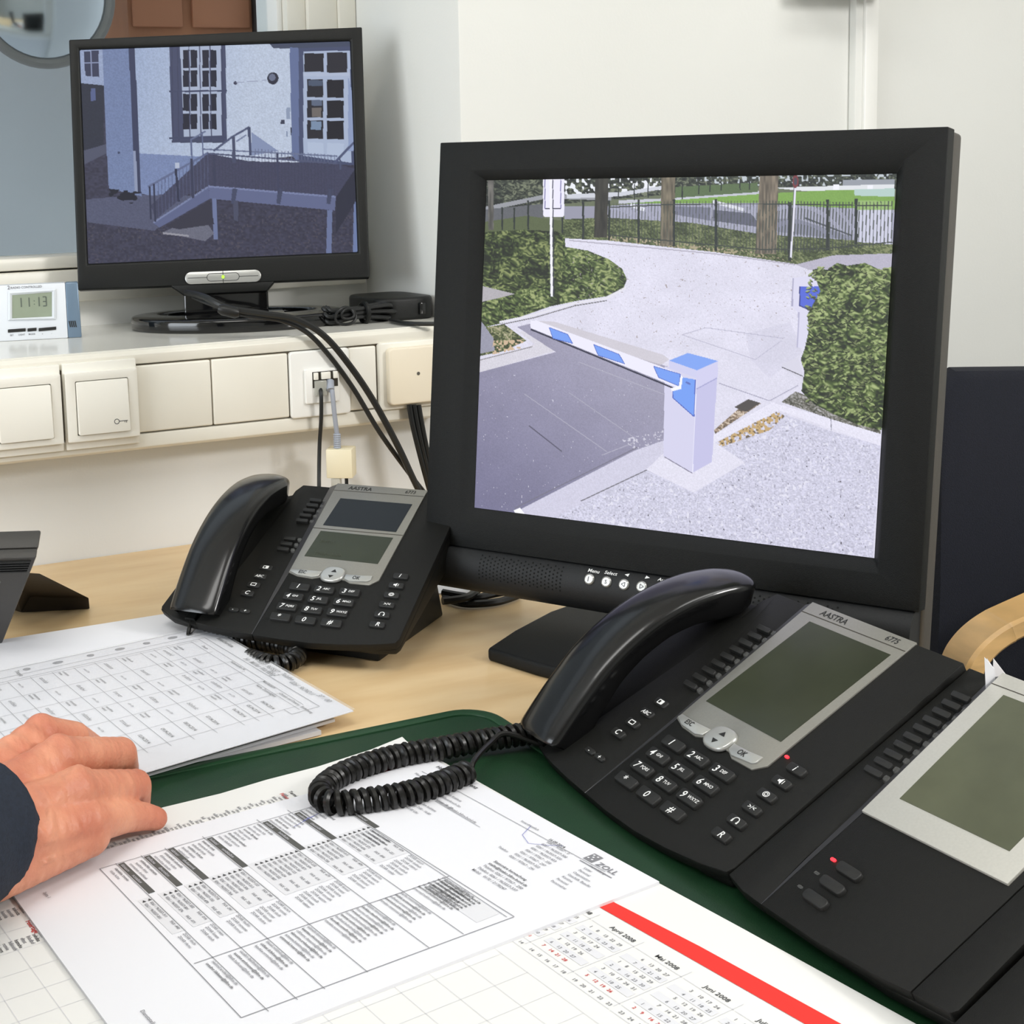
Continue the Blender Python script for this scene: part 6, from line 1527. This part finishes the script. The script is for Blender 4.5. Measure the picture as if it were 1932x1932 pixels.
# tendons and veins as gentle relief
co = np.empty(len(hand_me.vertices) * 3); hand_me.vertices.foreach_get('co', co); co = co.reshape(-1, 3)
no = np.empty(len(hand_me.vertices) * 3); hand_me.vertices.foreach_get('normal', no); no = no.reshape(-1, 3)
def ridge(pts, r, h):
    global co
    P_ = np.array([tuple(Vector(p) - Vector((p0_.x, p0_.y, 0))) for p in spline(pts, 10)])
    d = np.min(np.linalg.norm(co[:, None, :2] - P_[None, :, :2], axis=2), axis=1)
    k = h * np.exp(-(d / r) ** 2) * (no[:, 2] > 0.05)
    co = co + no * k[:, None]
V0 = lambda a, b, z=0.06: at_z(a, b, z)
ridge([V0(40, 1500, .062), V0(52, 1462, .066), V0(85, 1490, .06), V0(92, 1525, .055), V0(75, 1540, .054), V0(55, 1545, .05)], 0.0024, 0.0013)
ridge([V0(92, 1525, .055), V0(100, 1488, .06), V0(130, 1480, .055), V0(165, 1468, .05)], 0.0024, 0.0013)
ridge([V0(75, 1540, .054), V0(110, 1545, .05), V0(150, 1535, .046)], 0.0022, 0.0010)
for a, b in (('m2', w2), ('m3', w3), ('m4', w4), ('m5', w5)): ridge([b, b.lerp(J[a], 0.5), J[a]], 0.005, 0.0007)
for k in ('m2', 'm3', 'm4', 'm5'):
    c = np.array(tuple(J[k] - p0_)); d = np.linalg.norm(co[:, :2] - c[:2], axis=1); co = co + no * (0.0016 * np.exp(-(d / 0.009) ** 2) * (no[:, 2] > 0.1))[:, None]
co[:, 2] = np.maximum(co[:, 2], ZL + 0.0002 - 0.0)
hand_me.vertices.foreach_set('co', co.ravel()); hand_me.update()
link('body', hand_me, per)
# finger nail on the little finger
nd = (J['t5'] - J['d5']).normalized(); ns = Vector((0, 0, 1)).cross(nd).normalized(); nu = Vector((0, 0, 1)); nc = J['t5'] - p0_ + nd * 0.0025
nm = MB(); rg = []
for i in range(6):
    t = i / 5; rg.append([nc + nd * (0.006 * (t - 0.4)) + ns * (-0.0010) + (ns * math.sin(a) * 0.0048 * (0.9 if t in (0, 1) else 1) + nu * math.cos(a) * (0.0072 + 0.0003 - 0.002 * t)) for a in [math.radians(-40 + 80 * k / 6) for k in range(7)]])
V = [p for r_ in rg for p in r_]; nm.add(V, [(i * 7 + j, i * 7 + j + 1, (i + 1) * 7 + j + 1, (i + 1) * 7 + j) for i in range(5) for j in range(6)])
lab(nm.build('fingernail', M_NAIL, per, smooth=True), 'pale fingernail')
# sleeve: cuff ring, folds, elbow, upper arm
ce = wc - fa * 0.017
pts = [ce + fa * s_ for s_ in (0.0, 0.004, 0.03, 0.07, 0.12, 0.18, 0.25)] + [ce + fa * 0.30 + Vector((-0.005, -0.01, 0.02)), ce + fa * 0.32 + Vector((-0.02, -0.03, 0.09)), ce + fa * 0.33 + Vector((-0.04, -0.05, 0.2)), ce + fa * 0.33 + Vector((-0.07, -0.08, 0.36))]
pts = [Vector((p.x, p.y, p.z)) for p in pts]
rad = [0.0375, 0.0405, 0.041, 0.0425, 0.045, 0.049, 0.054, 0.060, 0.064, 0.068, 0.078]
SP = spline(pts, 6); nS = len(SP); RR = np.interp(np.linspace(0, len(pts) - 1, nS), range(len(pts)), rad); rg = []
for i, p in enumerate(SP):
    a = SP[max(i - 1, 0)]; b = SP[min(i + 1, nS - 1)]; t = (b - a).normalized(); up_ = Vector((0, 0, 1)) if abs(t.z) < 0.9 else Vector((-0.7, -0.7, 0)); n1 = (up_ - t * up_.dot(t)).normalized(); n2 = t.cross(n1)
    ring = []
    for j in range(28):
        an = 2 * math.pi * j / 28; r_ = RR[i] * (1 + 0.03 * math.sin(3 * an + i * 0.7) + 0.02 * math.sin(i * 1.3 + 2 * an) * (1 if i > 8 else 0.2))
        q = p + (n1 * math.cos(an) * 0.96 + n2 * math.sin(an)) * r_; q.z = max(q.z, ZL + 0.0004); ring.append(q - p0_)
    rg.append(ring)
MB().rings(rg, cap=False).build('sleeve', M_JACKET, per, smooth=True)
inner = [[p * 1.0 for p in rg[0]], [(Vector(p) - (ce - p0_)) * 0.88 + (ce - p0_) + fa * 0.02 for p in rg[0]]]
MB().rings(inner, cap=False).build('cuff_lining', M_JACKET, per, smooth=True)
